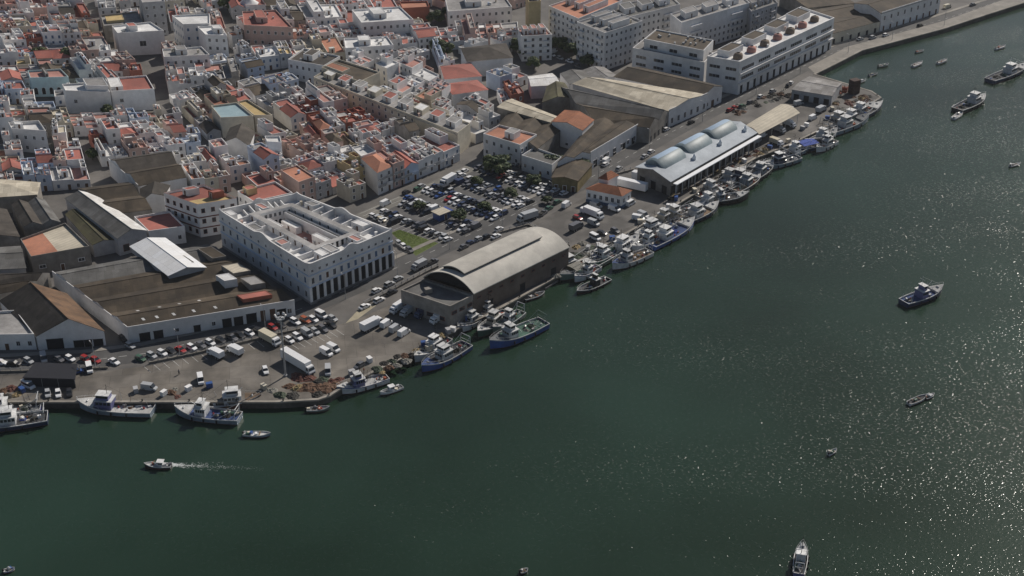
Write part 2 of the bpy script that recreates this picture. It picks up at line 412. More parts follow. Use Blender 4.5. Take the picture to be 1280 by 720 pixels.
# grass beside the courtyard building: a lawn bed and its blades
LAWN = mat('lawn_soil', (0.11, 0.14, 0.04), (0.08, 0.10, 0.03), 0.6, vary=0)
lawnpx = [(489, 291), (499, 287), (548, 304), (520, 320)]
sheet('lawn_bed', lawnpx, 0.016, LAWN)
g = MB(); lq = Q(lawnpx, 0); lr = random.Random(3)
lc = [P(498, 292), P(541, 305), P(521, 316)]
for i in range(9000):
    u, v = lr.random(), lr.random()
    p = quad(lq, .02 + .96 * u, .02 + .96 * v)
    a = lr.uniform(0, 6.28); hgt = lr.uniform(.06, .16); wd = .05
    c, s = math.cos(a) * wd, math.sin(a) * wd
    g.face([(p[0] - c, p[1] - s, .016), (p[0] + c, p[1] + s, .016), (p[0] + s * 2, p[1] - c * 2, .016 + hgt)])
o = g.build('grass', mat('grass_blades', (0.17, 0.24, 0.045), (0.13, 0.19, 0.035), 0.5, vary=0)); o['kind'] = 'stuff'; o['label'] = 'mown green grass on the triangular lawn by the car park'

# parking bay lines of the car park
bl = MB(); ca_, cb2 = P(545, 312), P(716, 233); bv = Vector((cb2[0] - ca_[0], cb2[1] - ca_[1])); BL = bv.length; bv.normalize(); bu = Vector((-bv.y, bv.x)); cpw = Q(CARPARK, 0); t = 3.0
while t < BL + 6:
    for off in (-2.6, 2.6, 7.8):
        for s_ in range(30):
            if off == 2.6 and False: continue
            x, y = ca_[0] + bv.x * (t + off) + bu.x * (s_ * 2.45 + .8), ca_[1] + bv.y * (t + off) + bu.y * (s_ * 2.45 + .8)
            if not inside((x, y), cpw): continue
            l0, l1 = {-2.6: (0, 5.2), 2.6: (0, 5.2), 7.8: (-.1, .1)}[off]
            if off == 7.8: continue
            bl.face([(x + bv.x * l0 - bu.x * .06, y + bv.y * l0 - bu.y * .06, .009), (x + bv.x * l0 + bu.x * .06, y + bv.y * l0 + bu.y * .06, .009), (x + bv.x * l1 + bu.x * .06, y + bv.y * l1 + bu.y * .06, .009), (x + bv.x * l1 - bu.x * .06, y + bv.y * l1 - bu.y * .06, .009)][::-1])
    t += 14.6
for (x0, y0), (x1, y1), n_, dx, dy in (((355, 432), (420, 412), 8, 9, 6), ((180, 458), (345, 421), 14, 7, 6)):
    for i in range(n_ + 1):
        px, py = x0 + (x1 - x0) * i / n_, y0 + (y1 - y0) * i / n_; a, b3 = P(px, py), P(px + dx, py + dy); d_ = Vector((b3[0] - a[0], b3[1] - a[1])).normalized() * 4.6; e_ = Vector((-d_.y, d_.x)).normalized() * .06
        bl.face([(a[0] - e_.x, a[1] - e_.y, .009), (a[0] + d_.x - e_.x, a[1] + d_.y - e_.y, .009), (a[0] + d_.x + e_.x, a[1] + d_.y + e_.y, .009), (a[0] + e_.x, a[1] + e_.y, .009)])
structure('parking_lines', bl, LINE)
# ---- water: one sheet with wind ripples
wm_ = bpy.data.materials.new('harbour_water'); wm_.use_nodes = True
n = wm_.node_tree.nodes; L = wm_.node_tree.links; b = n['Principled BSDF']
geo = n.new('ShaderNodeNewGeometry')
mp = n.new('ShaderNodeMapping'); mp.inputs['Rotation'].default_value = (0, 0, R(25)); mp.inputs['Scale'].default_value = (1.0, 1.7, 1)
L.new(geo.outputs['Position'], mp.inputs['Vector'])
t1 = n.new('ShaderNodeTexNoise'); t1.inputs['Scale'].default_value = 0.8; t1.inputs['Detail'].default_value = 2.5; t1.inputs['Roughness'].default_value = 0.55
L.new(mp.outputs[0], t1.inputs['Vector'])
# gusts: patches where the ripples are stronger
tg = n.new('ShaderNodeTexNoise'); tg.inputs['Scale'].default_value = 0.014; tg.inputs['Detail'].default_value = 3
mg = n.new('ShaderNodeMapping'); mg.inputs['Rotation'].default_value = (0, 0, R(-38)); mg.inputs['Scale'].default_value = (0.45, 1.6, 1)
L.new(geo.outputs['Position'], mg.inputs['Vector']); L.new(mg.outputs[0], tg.inputs['Vector'])
mr = n.new('ShaderNodeMapRange'); mr.inputs['From Min'].default_value = 0.35; mr.inputs['From Max'].default_value = 0.65
mr.inputs['To Min'].default_value = 0.25; mr.inputs['To Max'].default_value = 1.1
L.new(tg.outputs['Fac'], mr.inputs['Value'])
t2 = n.new('ShaderNodeTexNoise'); t2.inputs['Scale'].default_value = 0.98; t2.inputs['Detail'].default_value = 1.5; t2.inputs['Roughness'].default_value = 0.5
L.new(mp.outputs[0], t2.inputs['Vector'])
pk = n.new('ShaderNodeMapRange'); pk.interpolation_type = 'SMOOTHSTEP'; pk.inputs['From Min'].default_value = 0.565; pk.inputs['From Max'].default_value = 0.73
pk.inputs['To Max'].default_value = 0.058
L.new(t2.outputs['Fac'], pk.inputs['Value'])
gu = n.new('ShaderNodeMath'); gu.operation = 'MULTIPLY'; L.new(pk.outputs[0], gu.inputs[0]); L.new(mr.outputs[0], gu.inputs[1])
ma = n.new('ShaderNodeMath'); ma.operation = 'MULTIPLY_ADD'; ma.inputs[1].default_value = 0.035
L.new(t1.outputs['Fac'], ma.inputs[0]); L.new(gu.outputs[0], ma.inputs[2])
bp = n.new('ShaderNodeBump'); bp.inputs['Distance'].default_value = 1.0; bp.inputs['Strength'].default_value = 1.0
L.new(ma.outputs[0], bp.inputs['Height'])
dif = n.new('ShaderNodeBsdfDiffuse'); glo = n.new('ShaderNodeBsdfGlossy'); glo.inputs['Roughness'].default_value = 0.15
fr = n.new('ShaderNodeFresnel'); fr.inputs['IOR'].default_value = 1.33; ms = n.new('ShaderNodeMixShader')
L.new(bp.outputs[0], glo.inputs['Normal']); L.new(bp.outputs[0], fr.inputs['Normal'])
L.new(fr.outputs[0], ms.inputs[0]); L.new(dif.outputs[0], ms.inputs[1]); L.new(glo.outputs[0], ms.inputs[2])
out_ = [x for x in n if x.type == 'OUTPUT_MATERIAL'][0]; L.new(ms.outputs[0], out_.inputs['Surface']); n.remove(b)
tc = n.new('ShaderNodeTexNoise'); tc.inputs['Scale'].default_value = 0.008; tc.inputs['Detail'].default_value = 4
L.new(geo.outputs['Position'], tc.inputs['Vector'])
rc = n.new('ShaderNodeValToRGB'); rc.color_ramp.elements[0].position = .35; rc.color_ramp.elements[1].position = .65
rc.color_ramp.elements[0].color = (0.0095, 0.0215, 0.0115, 1); rc.color_ramp.elements[1].color = (0.019, 0.041, 0.027, 1)
L.new(tc.outputs['Fac'], rc.inputs['Fac']); L.new(rc.outputs[0], dif.inputs['Color'])
g = MB(); g.face([(-1700, -400, WATER), (2200, -400, WATER), (2200, 2100, WATER), (-1700, 2100, WATER)])
structure('water', g, wm_)

# ---------------------------------------------------------------- landmark buildings
FOOT = []          # footprints that the small town houses keep clear of
def flat_building(name, cat, label, px, h, wall, roof, floors=0, sides=(0, 1), par=0.8, kind='window', pitch=3.2, group=None, base=0, w=1.1, hh=1.5, maxn=44, coping=None, foot=True, roof2=None):
    q = Q(px, h); c = centre(q)
    if foot: FOOT.append(inset(q, -1.0))
    root = empty(name, (*c, base), label, cat, group)
    wm, rm = MB(), MB(); off = (*c, base)
    if roof2: vol(wm, None, q, base, h, par, coping=coping); s = inset(q, .22); f = roof2[1]; rm.face([(*p, h) for p in sub(s, 0, f, 0, 1)]); r2 = MB(); r2.face([(*p, h) for p in sub(s, f, 1, 0, 1)]); r2.build('roof', ROOF[roof2[0]], root, off)
    else: vol(wm, rm, q, base, h, par, coping=coping)
    wm.build('wall', [WALL[wall], coping or WALL[wall]], root, off); rm.build('roof', ROOF[roof], root, off)
    fh = (h - base) / max(floors, 1)
    for s in sides:
        if floors: facade(root, q[s], q[(s + 1) % 4], c, floors, fh, pitch, w, hh, kind, z0=fh * .32, maxn=maxn)
    return root, q, c
def roof_box(root, c, q, u0, u1, v0, v1, z0, z1, wall, roof, name='stair_hut', door=True, par=0.15):
    s = sub(q, u0, u1, v0, v1); m = MB(); r_ = MB(); vol(m, r_, s, z0 - .02, z1, par)
    o = m.build(name, WALL[wall], root, (*c, 0)); r_.build('roof', ROOF[roof], o, (*c, 0))
    if door: opening(o, s[0], s[1], .5, z0, .9, 2.0, 'door', off=c)
    return o
def roof_units(root, c, q, z, n, r, kinds=('tank', 'aircon', 'chimney')):
    for i in range(n):
        u, v = r.uniform(.12, .88), r.uniform(.12, .88); x, y = quad(q, u, v); k = r.choice(kinds); m = MB()
        if k == 'tank':
            m.tube((0, 0, 0), (0, 0, 1.3), .55, 0, 8); o = m.build('water_tank', WALL[r.choice(['white', 'blue', 'grey'])], root)
        elif k == 'aircon':
            m.box(-.6, .6, -.35, .35, .1, 1.0); m.box(-.5, .5, -.37, -.35, .2, .9); o = m.build('air_conditioner', STEEL, root)
        else:
            m.box(-.35, .35, -.35, .35, 0, 1.5); m.box(-.45, .45, -.45, .45, 1.5, 1.65); o = m.build('chimney', WALL[r.choice(['white', 'cream', 'pink'])], root)
        o.location = (x - c[0], y - c[1], z); o.rotation_euler = (0, 0, r.uniform(0, 3))
def shed(name, cat, label, px, h, rise, wall, roofs, along='u', spans=1, over=.3, group=None, doors=(), roofkind='gable', base=0, parapet=None, foot=True, gates='gate'):
    """warehouse: one or more gabled spans over a quad; roofs lists a roof material per span; doors (u, w, h) on the front wall"""
    q = Q(px, h); c = centre(q); off = (*c, 0)
    if foot: FOOT.append(inset(q, -1.0))
    root = empty(name, (*c, 0), label, cat, group)
    wm = MB()
    for i in range(4): a, b2 = q[i], q[(i + 1) % 4]; wm.face([(*a, base), (*b2, base), (*b2, h), (*a, h)])
    if not isinstance(roofs, (list, tuple)): roofs = [roofs] * spans
    for i in range(spans):
        s = sub(q, 0, 1, i / spans, (i + 1) / spans) if along == 'u' else sub(q, i / spans, (i + 1) / spans, 0, 1)
        rm = MB(); rr = roofs[i]; two = isinstance(rr, tuple)
        if roofkind == 'hip': hip(rm, s, h, rise)
        else: gable(rm, wm, s, h, rise, along, over if spans == 1 else .02, m2=1 if two else 0)
        ea, eb = (q[0], q[1]) if along == 'u' else (q[1], q[2])
        rm.build('roof', [roofv(x, ea, eb) for x in rr] if two else roofv(rr, ea, eb), root, off)
    if parapet:
        for i in parapet:
            a, b2 = q[i], q[(i + 1) % 4]; d = Vector((b2[0] - a[0], b2[1] - a[1])).normalized(); nx, ny = d.y * .22, -d.x * .22
            wm.prism([(a[0] + nx, a[1] + ny), (b2[0] + nx, b2[1] + ny), b2, a], base, h + .8)
    wm.build('wall', WALL[wall], root, off)
    for s, u, ww, hh, k in doors:
        A, B = q[s], q[(s + 1) % 4]
        d = Vector((B[0] - A[0], B[1] - A[1])).normalized(); e = (d.y * .24, -d.x * .24) if parapet and s in parapet else (0, 0)
        opening(root, (A[0] + e[0], A[1] + e[1]), (B[0] + e[0], B[1] + e[1]), u, .02 if k in ('gate', 'door', 'arch') else 1.4, ww, hh, k, off=c)
    return root, q, c
def skylights(root, c, q, z, rise, us, vs, along='u', m=None):
    for u in us:
        for v in vs:
            s = sub(q, u - .012, u + .012, v - .012, v + .012)
            # lies on the slope of a gable with the ridge at .5
            f = lambda t: z + rise * (1 - abs(t - .5) * 2) + .19
            mm = MB(); mm.face([(*p, f(vv) if along == 'u' else f(uu)) for p, (uu, vv) in zip(s, ((u - .012, v - .012), (u + .012, v - .012), (u + .012, v + .012), (u - .012, v + .012)))])
            mm.build('skylight', ROOF['white'], root, (*c, 0))

lr = random.Random(11)
# --- white courtyard building
q = Q([(273, 262), (385, 331), (490, 287), (371, 241)], 15.0); c = centre(q); FOOT.append(inset(q, -2))
q = [q[0], q[1], q[2], q[3]]
cb = empty('courtyard_building', (*c, 0), 'large white square building with arcade, scrolled parapets and open courtyard', 'building')
wm, rm = MB(), MB(); T = 15.0
O_ = q; I1 = inset(q, .5); I2 = inset(q, 7.4); I3 = inset(q, 9.8)
n_ = 36
for i in range(4):
    a, b2, a2, b3 = O_[i], O_[(i + 1) % 4], I1[i], I1[(i + 1) % 4]
    def top(t):
        z = T
        for cc, ww, hh in ((.5, .10, 1.3), (.0, .04, .5), (1.0, .04, .5)):
            d = abs(t - cc) / ww
            if d < 1: z = max(z, T + hh * (0.5 + 0.5 * math.cos(math.pi * d)))
        return z
    lp = lambda p, r_, t: (p[0] + (r_[0] - p[0]) * t, p[1] + (r_[1] - p[1]) * t)
    for k in range(n_):
        t0, t1_ = k / n_, (k + 1) / n_
        A, B, C, D = lp(a, b2, t0), lp(a, b2, t1_), lp(a2, b3, t1_), lp(a2, b3, t0)
        wm.face([(*A, 0), (*B, 0), (*B, top(t1_)), (*A, top(t0))])
        wm.face([(*A, top(t0)), (*B, top(t1_)), (*C, top(t1_)), (*D, top(t0))])
        wm.face([(*C, 11.5), (*D, 11.5), (*D, top(t0)), (*C, top(t1_))])
    # terrace ring, inner wall, walkway, court wall
    e, f = I2[i], I2[(i + 1) % 4]; e3, f3 = I3[i], I3[(i + 1) % 4]
    rm.face([(*a2, 12.4), (*b3, 12.4), (*f, 12.4), (*e, 12.4)])
    wm.face([(*e, 12.4), (*f, 12.4), (*f, 14.6), (*e, 14.6)])
    rm.face([(*e, 14.6), (*f, 14.6), (*f3, 14.6), (*e3, 14.6)], 1)
    wm.face([(*f3, 9.0), (*e3, 9.0), (*e3, 14.6), (*f3, 14.6)][::-1])
rm.face([(*p, 9.0) for p in I3], 2)
wm.build('wall', WALL['white'], cb, (*c, 0)); rm.build('roof', [ROOF['white'], ROOF['grey'], ROOF['pink']], cb, (*c, 0))
for i in range(4):          # walls that divide the roof terraces
    for k in range(1, 9):
        t = k / 9
        B = lp(I2[i], I2[(i + 1) % 4], .01 + .98 * (k - 1) / 7)
        e1, e2 = I1[i], I1[(i + 1) % 4]; ed = Vector((e2[0] - e1[0], e2[1] - e1[1])).normalized(); tt = (B[0] - e1[0]) * ed.x + (B[1] - e1[1]) * ed.y
        A = (e1[0] + ed.x * tt, e1[1] + ed.y * tt)
        d = Vector((B[0] - A[0], B[1] - A[1])).normalized(); nx, ny = -d.y * .18, d.x * .18
        A = (A[0] + d.x * .02, A[1] + d.y * .02); B = (B[0] - d.x * .02, B[1] - d.y * .02)
        if lr.random() < .2: continue
        m = MB(); m.prism([(A[0] - nx, A[1] - ny), (B[0] - nx, B[1] - ny), (B[0] + nx, B[1] + ny), (A[0] + nx, A[1] + ny)], 12.38, lr.uniform(13.5, 14.6))
        m.build('terrace_wall', WALL['white'], cb, (*c, 0))
    for k in range(8):
        if (i, k) in ((0, 1), (2, 6)): continue
        opening(cb, I2[i], I2[(i + 1) % 4], (k + .5) / 9, 12.42, 1.0, 1.9, 'gate' if i % 2 else 'door', 'door', c)
    if i in (2, 3):
        for k in range(7): opening(cb, I3[(i + 1) % 4], I3[i], (k + .5) / 7, 12.2, .9, 1.4, 'window', None, c)
        for k in range(7): opening(cb, I3[(i + 1) % 4], I3[i], (k + .5) / 7, 9.05, 1.1, 1.8, 'arch', None, c)
# court cross wing and curved stair hood
s = sub(I3, .0, 1, .76, .90); m, r_ = MB(), MB(); vol(m, r_, inset(s, .05), 9, 12.6, .6); m.build('court_wing', WALL['white'], cb, (*c, 0)); r_.build('roof', ROOF['grey'], cb, (*c, 0))
roof_units(cb, c, I3, 9.0, 10, lr, ('aircon', 'chimney'))
for uu, vv, zz in ((.04, .08, 12.6), (.62, .06, 11.6), (.10, .50, 11.4), (.66, .46, 12.4)): roof_box(cb, c, I3, uu, uu + .26, vv, vv + .17, 9.0, zz, 'white', 'white', 'court_room')
for uu, vv, w_, d_, zz in ((.30, .03, .10, .10, 14.6), (.62, .03, .07, .10, 15.2), (.20, .86, .09, .10, 14.8), (.70, .86, .12, .10, 15.0), (.03, .42, .10, .08, 14.6), (.86, .30, .11, .10, 14.9), (.86, .62, .10, .07, 14.6)): roof_box(cb, c, q, uu, uu + w_, vv, vv + d_, 12.4, zz, 'white', lr.choice(['white', 'grey', 'pink']), 'roof_room', True, .2)
for kk in range(14):
    uu, vv = lr.uniform(.03, .95), lr.choice([lr.uniform(.03, .10), lr.uniform(.88, .95)]); roof_units(cb, c, sub(q, uu - .02, uu + .02, vv - .02, vv + .02), 12.4, 1, lr)
for nm, t0, t1_ in (('stair_hut', .04, .12), ('stair_hut', .88, .97)):
    roof_box(cb, c, q, t0, t1_, .02 + t0 * .2, .10 + t0 * .2, 12.4, 14.9, 'white', 'white', par=.1)
# front faces: cornice bands, arcade, windows
for i in (0, 1):
    A, B = q[i], q[(i + 1) % 4]; d = Vector((B[0] - A[0], B[1] - A[1])).normalized(); nx, ny = d.y, -d.x
    for z0, z1, pr in ((10.4, 10.8, .3), (6.2, 6.6, .25), (0, .9, .12)):
        m = MB(); m.prism([(A[0] + nx * pr, A[1] + ny * pr), (B[0] + nx * pr, B[1] + ny * pr), B, A], z0, z1)
        m.build('cornice' if z0 else 'plinth', ROOF['grey'] if z0 == 0 else WALL['blue'], cb, (*c, 0))
    nb = 12
    for k in range(nb):
        u = (k + .5) / nb
        if i == 1: opening(cb, A, B, u, .95, 2.2, 5.0, 'gate', 'archway', c)
        else: opening(cb, A, B, u, 2.2, 1.1, 2.0, 'window', None, c)
        opening(cb, A, B, u, 7.4, 1.1, 2.1, lr.choice(['shutter', 'window', 'door']), 'window', c)
        opening(cb, A, B, u, 11.7, .9, .9, 'window', None, c)
    if i == 1:
        for k in range(nb + 1):
            x, y = lp(A, B, min(max(k / nb, .006), .994)); ww = .5
            m = MB(); m.prism([(x - d.x * ww + nx * .35, y - d.y * ww + ny * .35), (x + d.x * ww + nx * .35, y + d.y * ww + ny * .35), (x + d.x * ww + nx * .02, y + d.y * ww + ny * .02), (x - d.x * ww + nx * .02, y - d.y * ww + ny * .02)], .95, 6.15)
            m.build('pilaster', WALL['white'], cb, (*c, 0))

# --- barrel-roofed fish hall with its flat-roofed annex
E = 8.2
A0, B0, B1 = P(530, 347, E), P(592, 367, E), P(711, 309, E); A1 = (A0[0] + B1[0] - B0[0], A0[1] + B1[1] - B0[1])
hq = [A0, B0, B1, A1]; c = centre(hq); FOOT.append(inset(hq, -3))
hall = empty('barrel_roof_hall', (*c, 0), 'long hall with pale barrel roof and raised ridge vent beside the quay', 'market hall')
wm = MB()
for i in range(4):
    wm.face([(*hq[i], 0), (*hq[(i + 1) % 4], 0), (*hq[(i + 1) % 4], E), (*hq[i], E)])
N = 20; RISE = 4.6
prof = lambda u, r_=RISE: E + r_ * (1 - (2 * u - 1) ** 2) ** .8
for v in (0.035, .99):     # end walls under the shell
    pts = [(*quad(hq, k / N, v), prof(k / N)) for k in range(N + 1)]
    wm.face([(*quad(hq, 0, v), E - .3)] + [(*quad(hq, 1, v), E - .3)] + pts[::-1][0:] if v > .5 else [(*quad(hq, 0, v), E - .3), (*quad(hq, 1, v), E - .3)] + pts[::-1], 1)
wm.build('wall', [mat('brown_hall_render', (0.17, 0.135, 0.115), (0.12, 0.095, 0.08), 0.25, stain=0.3), DARK], hall, (*c, 0))
def shell(u0, u1, v0, v1, lift, rise_extra, name, th=.3, m=None):
    g = MB(); n = 18
    us = [u0 + (u1 - u0) * k / n for k in range(n + 1)]
    zt = [prof(min(max(u, 0), 1)) + lift + rise_extra * (1 - (2 * k / n - 1) ** 2) for k, u in enumerate(us)]
    vs = [v0 + (v1 - v0) * k / 6 for k in range(7)]
    g.grid([[(*quad(hq, u, v), z) for u, z in zip(us, zt)] for v in vs])
    lo = [[(*quad(hq, u, v), z - th) for u, z in zip(us, zt)] for v in vs]
    g.grid([r_[::-1] for r_ in lo])
    for v in (v0, v1): g.grid([[(*quad(hq, u, v), z) for u, z in zip(us, zt)], [(*quad(hq, u, v), z - th) for u, z in zip(us, zt)]], smooth=False)
    for k in (0, n): g.grid([[(*quad(hq, us[k], v), zt[k]) for v in vs], [(*quad(hq, us[k], v), zt[k] - th) for v in vs]], smooth=False)
    return g.build(name, m or ROOF['concrete'], hall, (*c, 0))
shell(-.015, 1.015, -.005, 1.0, .12, 0, 'roof')
shell(.26, .72, .05, .86, 1.1, .5, 'ridge_vent')
g = MB()
for v, r_ in ((.06, 1), (.855, 0)):
    us = [.28 + .42 * k / 12 for k in range(13)]
    up = [(*quad(hq, u, v), prof(u) + .9 + .5 * (1 - (k / 6 - 1) ** 2)) for k, u in enumerate(us)]; dn = [(*quad(hq, u, v), prof(u) - .05) for u in us]
    g.grid([up, dn], smooth=False)
for u in (.28, .70): g.face([(*quad(hq, u, .06), prof(u)), (*quad(hq, u, .855), prof(u)), (*quad(hq, u, .855), prof(u) + 1.0), (*quad(hq, u, .06), prof(u) + 1.0)])
g.build('vent_louvre', DARK, hall, (*c, 0))
for k in (1, 4, 7): opening(hall, B0, B1, (k + .5) / 9, .02, 2.6, 2.8, 'gate', 'gate', c)
for k in range(9): opening(hall, B0, B1, (k + .5) / 9, 5.6, 1.4, .7, 'trimmed', None, c)
# annex
aq = [P(504, 352, 7.4), P(562, 374, 7.4), P(592, 358, 7.4), P(534, 338, 7.4)]
aq[2] = (hq[1][0] - .1, hq[1][1]); aq[3] = (hq[0][0], hq[0][1])
dvec = Vector((B1[0] - B0[0], B1[1] - B0[1])).normalized() * -10.5
aq[0] = (aq[3][0] + dvec.x, aq[3][1] + dvec.y); aq[1] = (aq[2][0] + dvec.x, aq[2][1] + dvec.y)
FOOT.append(aq)
m, r_ = MB(), MB(); vol(m, r_, inset(aq, .03), 0, 7.0, .7, th=.4)
an = m.build('annex', WALL['dirty'], hall, (*c, 0)); r_.build('roof', ROOF['slate'], an, (*c, 0))
for k in range(4): opening(an, aq[0], aq[1], (k + .6) / 4.4, 1.5, 2.4, 1.2, 'trimmed', None, c)
for k in range(3): opening(an, aq[1], aq[2], (k + .5) / 3, 4.2, 2.0, 1.0, 'trimmed', None, c)
m = MB(); p = quad(aq, .35, .45); m.box(-1.2, 1.2, -.9, .9, 0, 1.6); m.box(-.9, .9, -1.0, -.9, .3, 1.3)
o = m.build('air_conditioner', WALL['dirty'], hall); o.location = (p[0] - c[0], p[1] - c[1], 7.0); o.rotation_euler = (0, 0, .4)

# --- market hall with three blue vaulted skylights
E2 = 6.5
A0, B0, B1, A1 = P(797, 209, E2), P(838, 226, E2), P(944, 166, E2), P(905, 152, E2)
mq = [A0, B0, B1, A1]; c = centre(mq); FOOT.append(inset(mq, -2))
mh = empty('auction_hall', (*c, 0), 'long market hall with blue vaulted skylights and white eaves on the fish quay', 'market hall')
wm = MB(); rm = MB()
for i in range(4): wm.face([(*mq[i], 0), (*mq[(i + 1) % 4], 0), (*mq[(i + 1) % 4], E2), (*mq[i], E2)])
gable(rm, wm, mq, E2, 2.0, 'v', .8, .25)
wm.build('wall', WALL['dirty'], mh, (*c, 0)); rm.build('roof', ROOF['palegrey'], mh, (*c, 0))
m = MB(); w0, w1 = quad(mq, 1.04, 0), quad(mq, 1.04, 1); d = Vector((B1[0] - B0[0], B1[1] - B0[1])).normalized(); nx, ny = d.y, -d.x
m.prism([(w0[0] + nx * 2.6, w0[1] + ny * 2.6), (w1[0] + nx * 2.6, w1[1] + ny * 2.6), (w1[0] + nx * .7, w1[1] + ny * .7), (w0[0] + nx * .7, w0[1] + ny * .7)], 5.6, 5.9)
m.build('canopy', ROOF['whitesheet'], mh, (*c, 0))
for k in range(14):
    x, y = quad(mq, 1.0, (k + .2) / 14)
    m = MB(); m.box(-.2, .2, -.2, .2, 0, 5.6); o = m.build('canopy_post', WALL['grey'], mh); o.location = (x + nx * 2.2 - c[0], y + ny * 2.2 - c[1], 0)
for k in range(12): opening(mh, B0, B1, (k + .5) / 12, .02, 3.6, 3.6, 'gate', 'gate', c)
for k in range(3): opening(mh, A0, B0, (k + .5) / 3, .02, 2.6, 3.2, 'gate', 'gate', c)
for k in range(3):
    v0, v1 = .05 + k * .305, .05 + k * .305 + .27
    g = MB(); n2 = 14; u0, u1 = .04, .68
    ring = lambda v, s=1.0, dz=0: [(*quad(mq, .39 + (u - .39) * s, v), E2 + 1.2 + (3.2 * s + dz) * math.sin(math.pi * kk / n2) ** .8) for kk, u in ((kk, u0 + (u1 - u0) * kk / n2) for kk in range(n2 + 1))]
    rows = [ring(v0 - .0, .82), ring(v0 + .02), ring(v1 - .02), ring(v1, .82)]
    g.grid(rows, lambda i, j: 1 if i == 0 or i == 2 or j > 7 else 0)
    for rr in (rows[0], rows[-1]): g.face(rr, 1)
    vo = g.build('skylight_vault', [ROOF['bluesheet'], mat('green_glazing', (.17, .22, .24), (.12, .16, .18), .5, rough=.5, spec=.3)], mh, (*c, 0))
    gb = MB()
    for kk in range(1, 6):
        vv = v0 + .02 + (v1 - v0 - .04) * kk / 6; ra, rb = ring(vv - .0025, 1.0, .12), ring(vv + .0025, 1.0, .12); gb.grid([ra, rb], smooth=False)
    gb.build('vault_rib', ROOF['palegrey'], vo, (0, 0, 0))
    m = MB(); p = quad(mq, .80, v1 + .015); m.prism([(p[0] - .7, p[1] - .7), (p[0] + .7, p[1] - .7), (p[0] + .7, p[1] + .7), (p[0] - .7, p[1] + .7)], E2 + .5, E2 + 2.2)
    m.face([(p[0] - .7, p[1] - .7, E2 + 2.21), (p[0] + .7, p[1] - .7, E2 + 2.21), (p[0], p[1], E2 + 3.6)]); m.face([(p[0] + .7, p[1] - .7, E2 + 2.21), (p[0] + .7, p[1] + .7, E2 + 2.21), (p[0], p[1], E2 + 3.6)])
    m.build('pinnacle', ROOF['whitesheet'], mh, (*c, 0))
# --- beige canopy at its far end
cq = Q([(936, 163), (950, 166), (996, 143), (968, 134)], 5.5); c = centre(cq)
cq = Q([(930, 158), (949, 168), (1000, 141), (976, 130)], 5.5)
FOOT.append(cq)
cp = empty('open_canopy', (*c, 0), 'long cream sheet canopy on posts at the end of the blue-vaulted hall', 'canopy')
g = MB(); rows = [[(*quad(cq, u, v), 5.5 + 1.3 * math.sin(math.pi * u)) for u in (k / 10 for k in range(11))] for v in (0, .25, .5, .75, 1)]
g.grid(rows); g.grid([[(x, y, z - .15) for x, y, z in r_][::-1] for r_ in rows]); g.build('roof', ROOF['beige'], cp, (*c, 0))
for u in (.04, .96):
    for v in (.03, .33, .66, .97):
        x, y = quad(cq, u, v); m = MB(); m.tube((0, 0, 0), (0, 0, 5.5), .14); o = m.build('post', STEEL, cp); o.location = (x - c[0], y - c[1], 0)
# --- small tiled customs house
tq = Q([(733, 236), (777, 245), (789, 238), (748, 229)], 5.5); c = centre(tq); FOOT.append(inset(tq, -1))
th = empty('tiled_house', (*c, 0), 'small white house with orange tiled roofs and blue-painted base on the quay', 'house')
wm, rm = MB(), MB()
vol(wm, None, tq, 0, 5.5, 0); wm.build('wall', WALL['white'], th, (*c, 0)); hip(rm, tq, 5.5, 2.0, .4); rm.build('roof', ROOF['tile'], th, (*c, 0))
s = sub(tq, .0, .26, 1.05, 1.95); wm, rm = MB(), MB(); vol(wm, None, s, 0, 7.5, 0); o = wm.build('tower_wing', WALL['white'], th, (*c, 0)); hip(rm, s, 7.5, 2.2, .4); rm.build('roof', ROOF['tile'], o, (*c, 0))
m = MB(); m.prism(inset(tq, -.06), 0, 1.3); m.build('painted_base', SHUT, th, (*c, 0))
for k in range(6): opening(th, tq[0], tq[1], (k + .5) / 6, 2.2, 1.1, 1.7, 'window', None, c)
for k in range(2): opening(th, tq[1], tq[2], (k + .5) / 2, 2.2, 1.1, 1.7, 'window', None, c)

# --- white office block: long wing by the water and a cross wing
oq = Q([(884, 71), (925, 78), (1043, 23), (1001, 9)], 15.5); c = centre(oq); FOOT.append(inset(oq, -2))
ob = empty('office_building', (*c, 0), 'long white office block with ribbon windows and roof pods by the basin', 'building')
wm, rm = MB(), MB(); vol(wm, rm, oq, 0, 15.0, .9, .4)
wm.build('wall', WALL['white'], ob, (*c, 0)); rm.build('roof', ROOF['white'], ob, (*c, 0))
for z in (6.6, 11.0):
    for k in range(6): opening(ob, oq[1], oq[2], (k + .5) / 6, z, 10.0, 1.5, 'ribbon', None, c)
    for k in range(2): opening(ob, oq[0], oq[1], (k + .5) / 2, z, 5.0, 1.4, 'ribbon', None, c)
for k in range(15): opening(ob, oq[1], oq[2], (k + .5) / 15, .02, 1.9, 3.7, 'gate', 'gate', c)
for z in (5.3, 9.6):
    A, B = oq[1], oq[2]; d = Vector((B[0] - A[0], B[1] - A[1])).normalized(); nx, ny = d.y, -d.x
    m = MB(); m.prism([(A[0] + nx * .9, A[1] + ny * .9), (B[0] + nx * .9, B[1] + ny * .9), B, A], z, z + .5); m.build('ledge', WALL['white'], ob, (*c, 0))
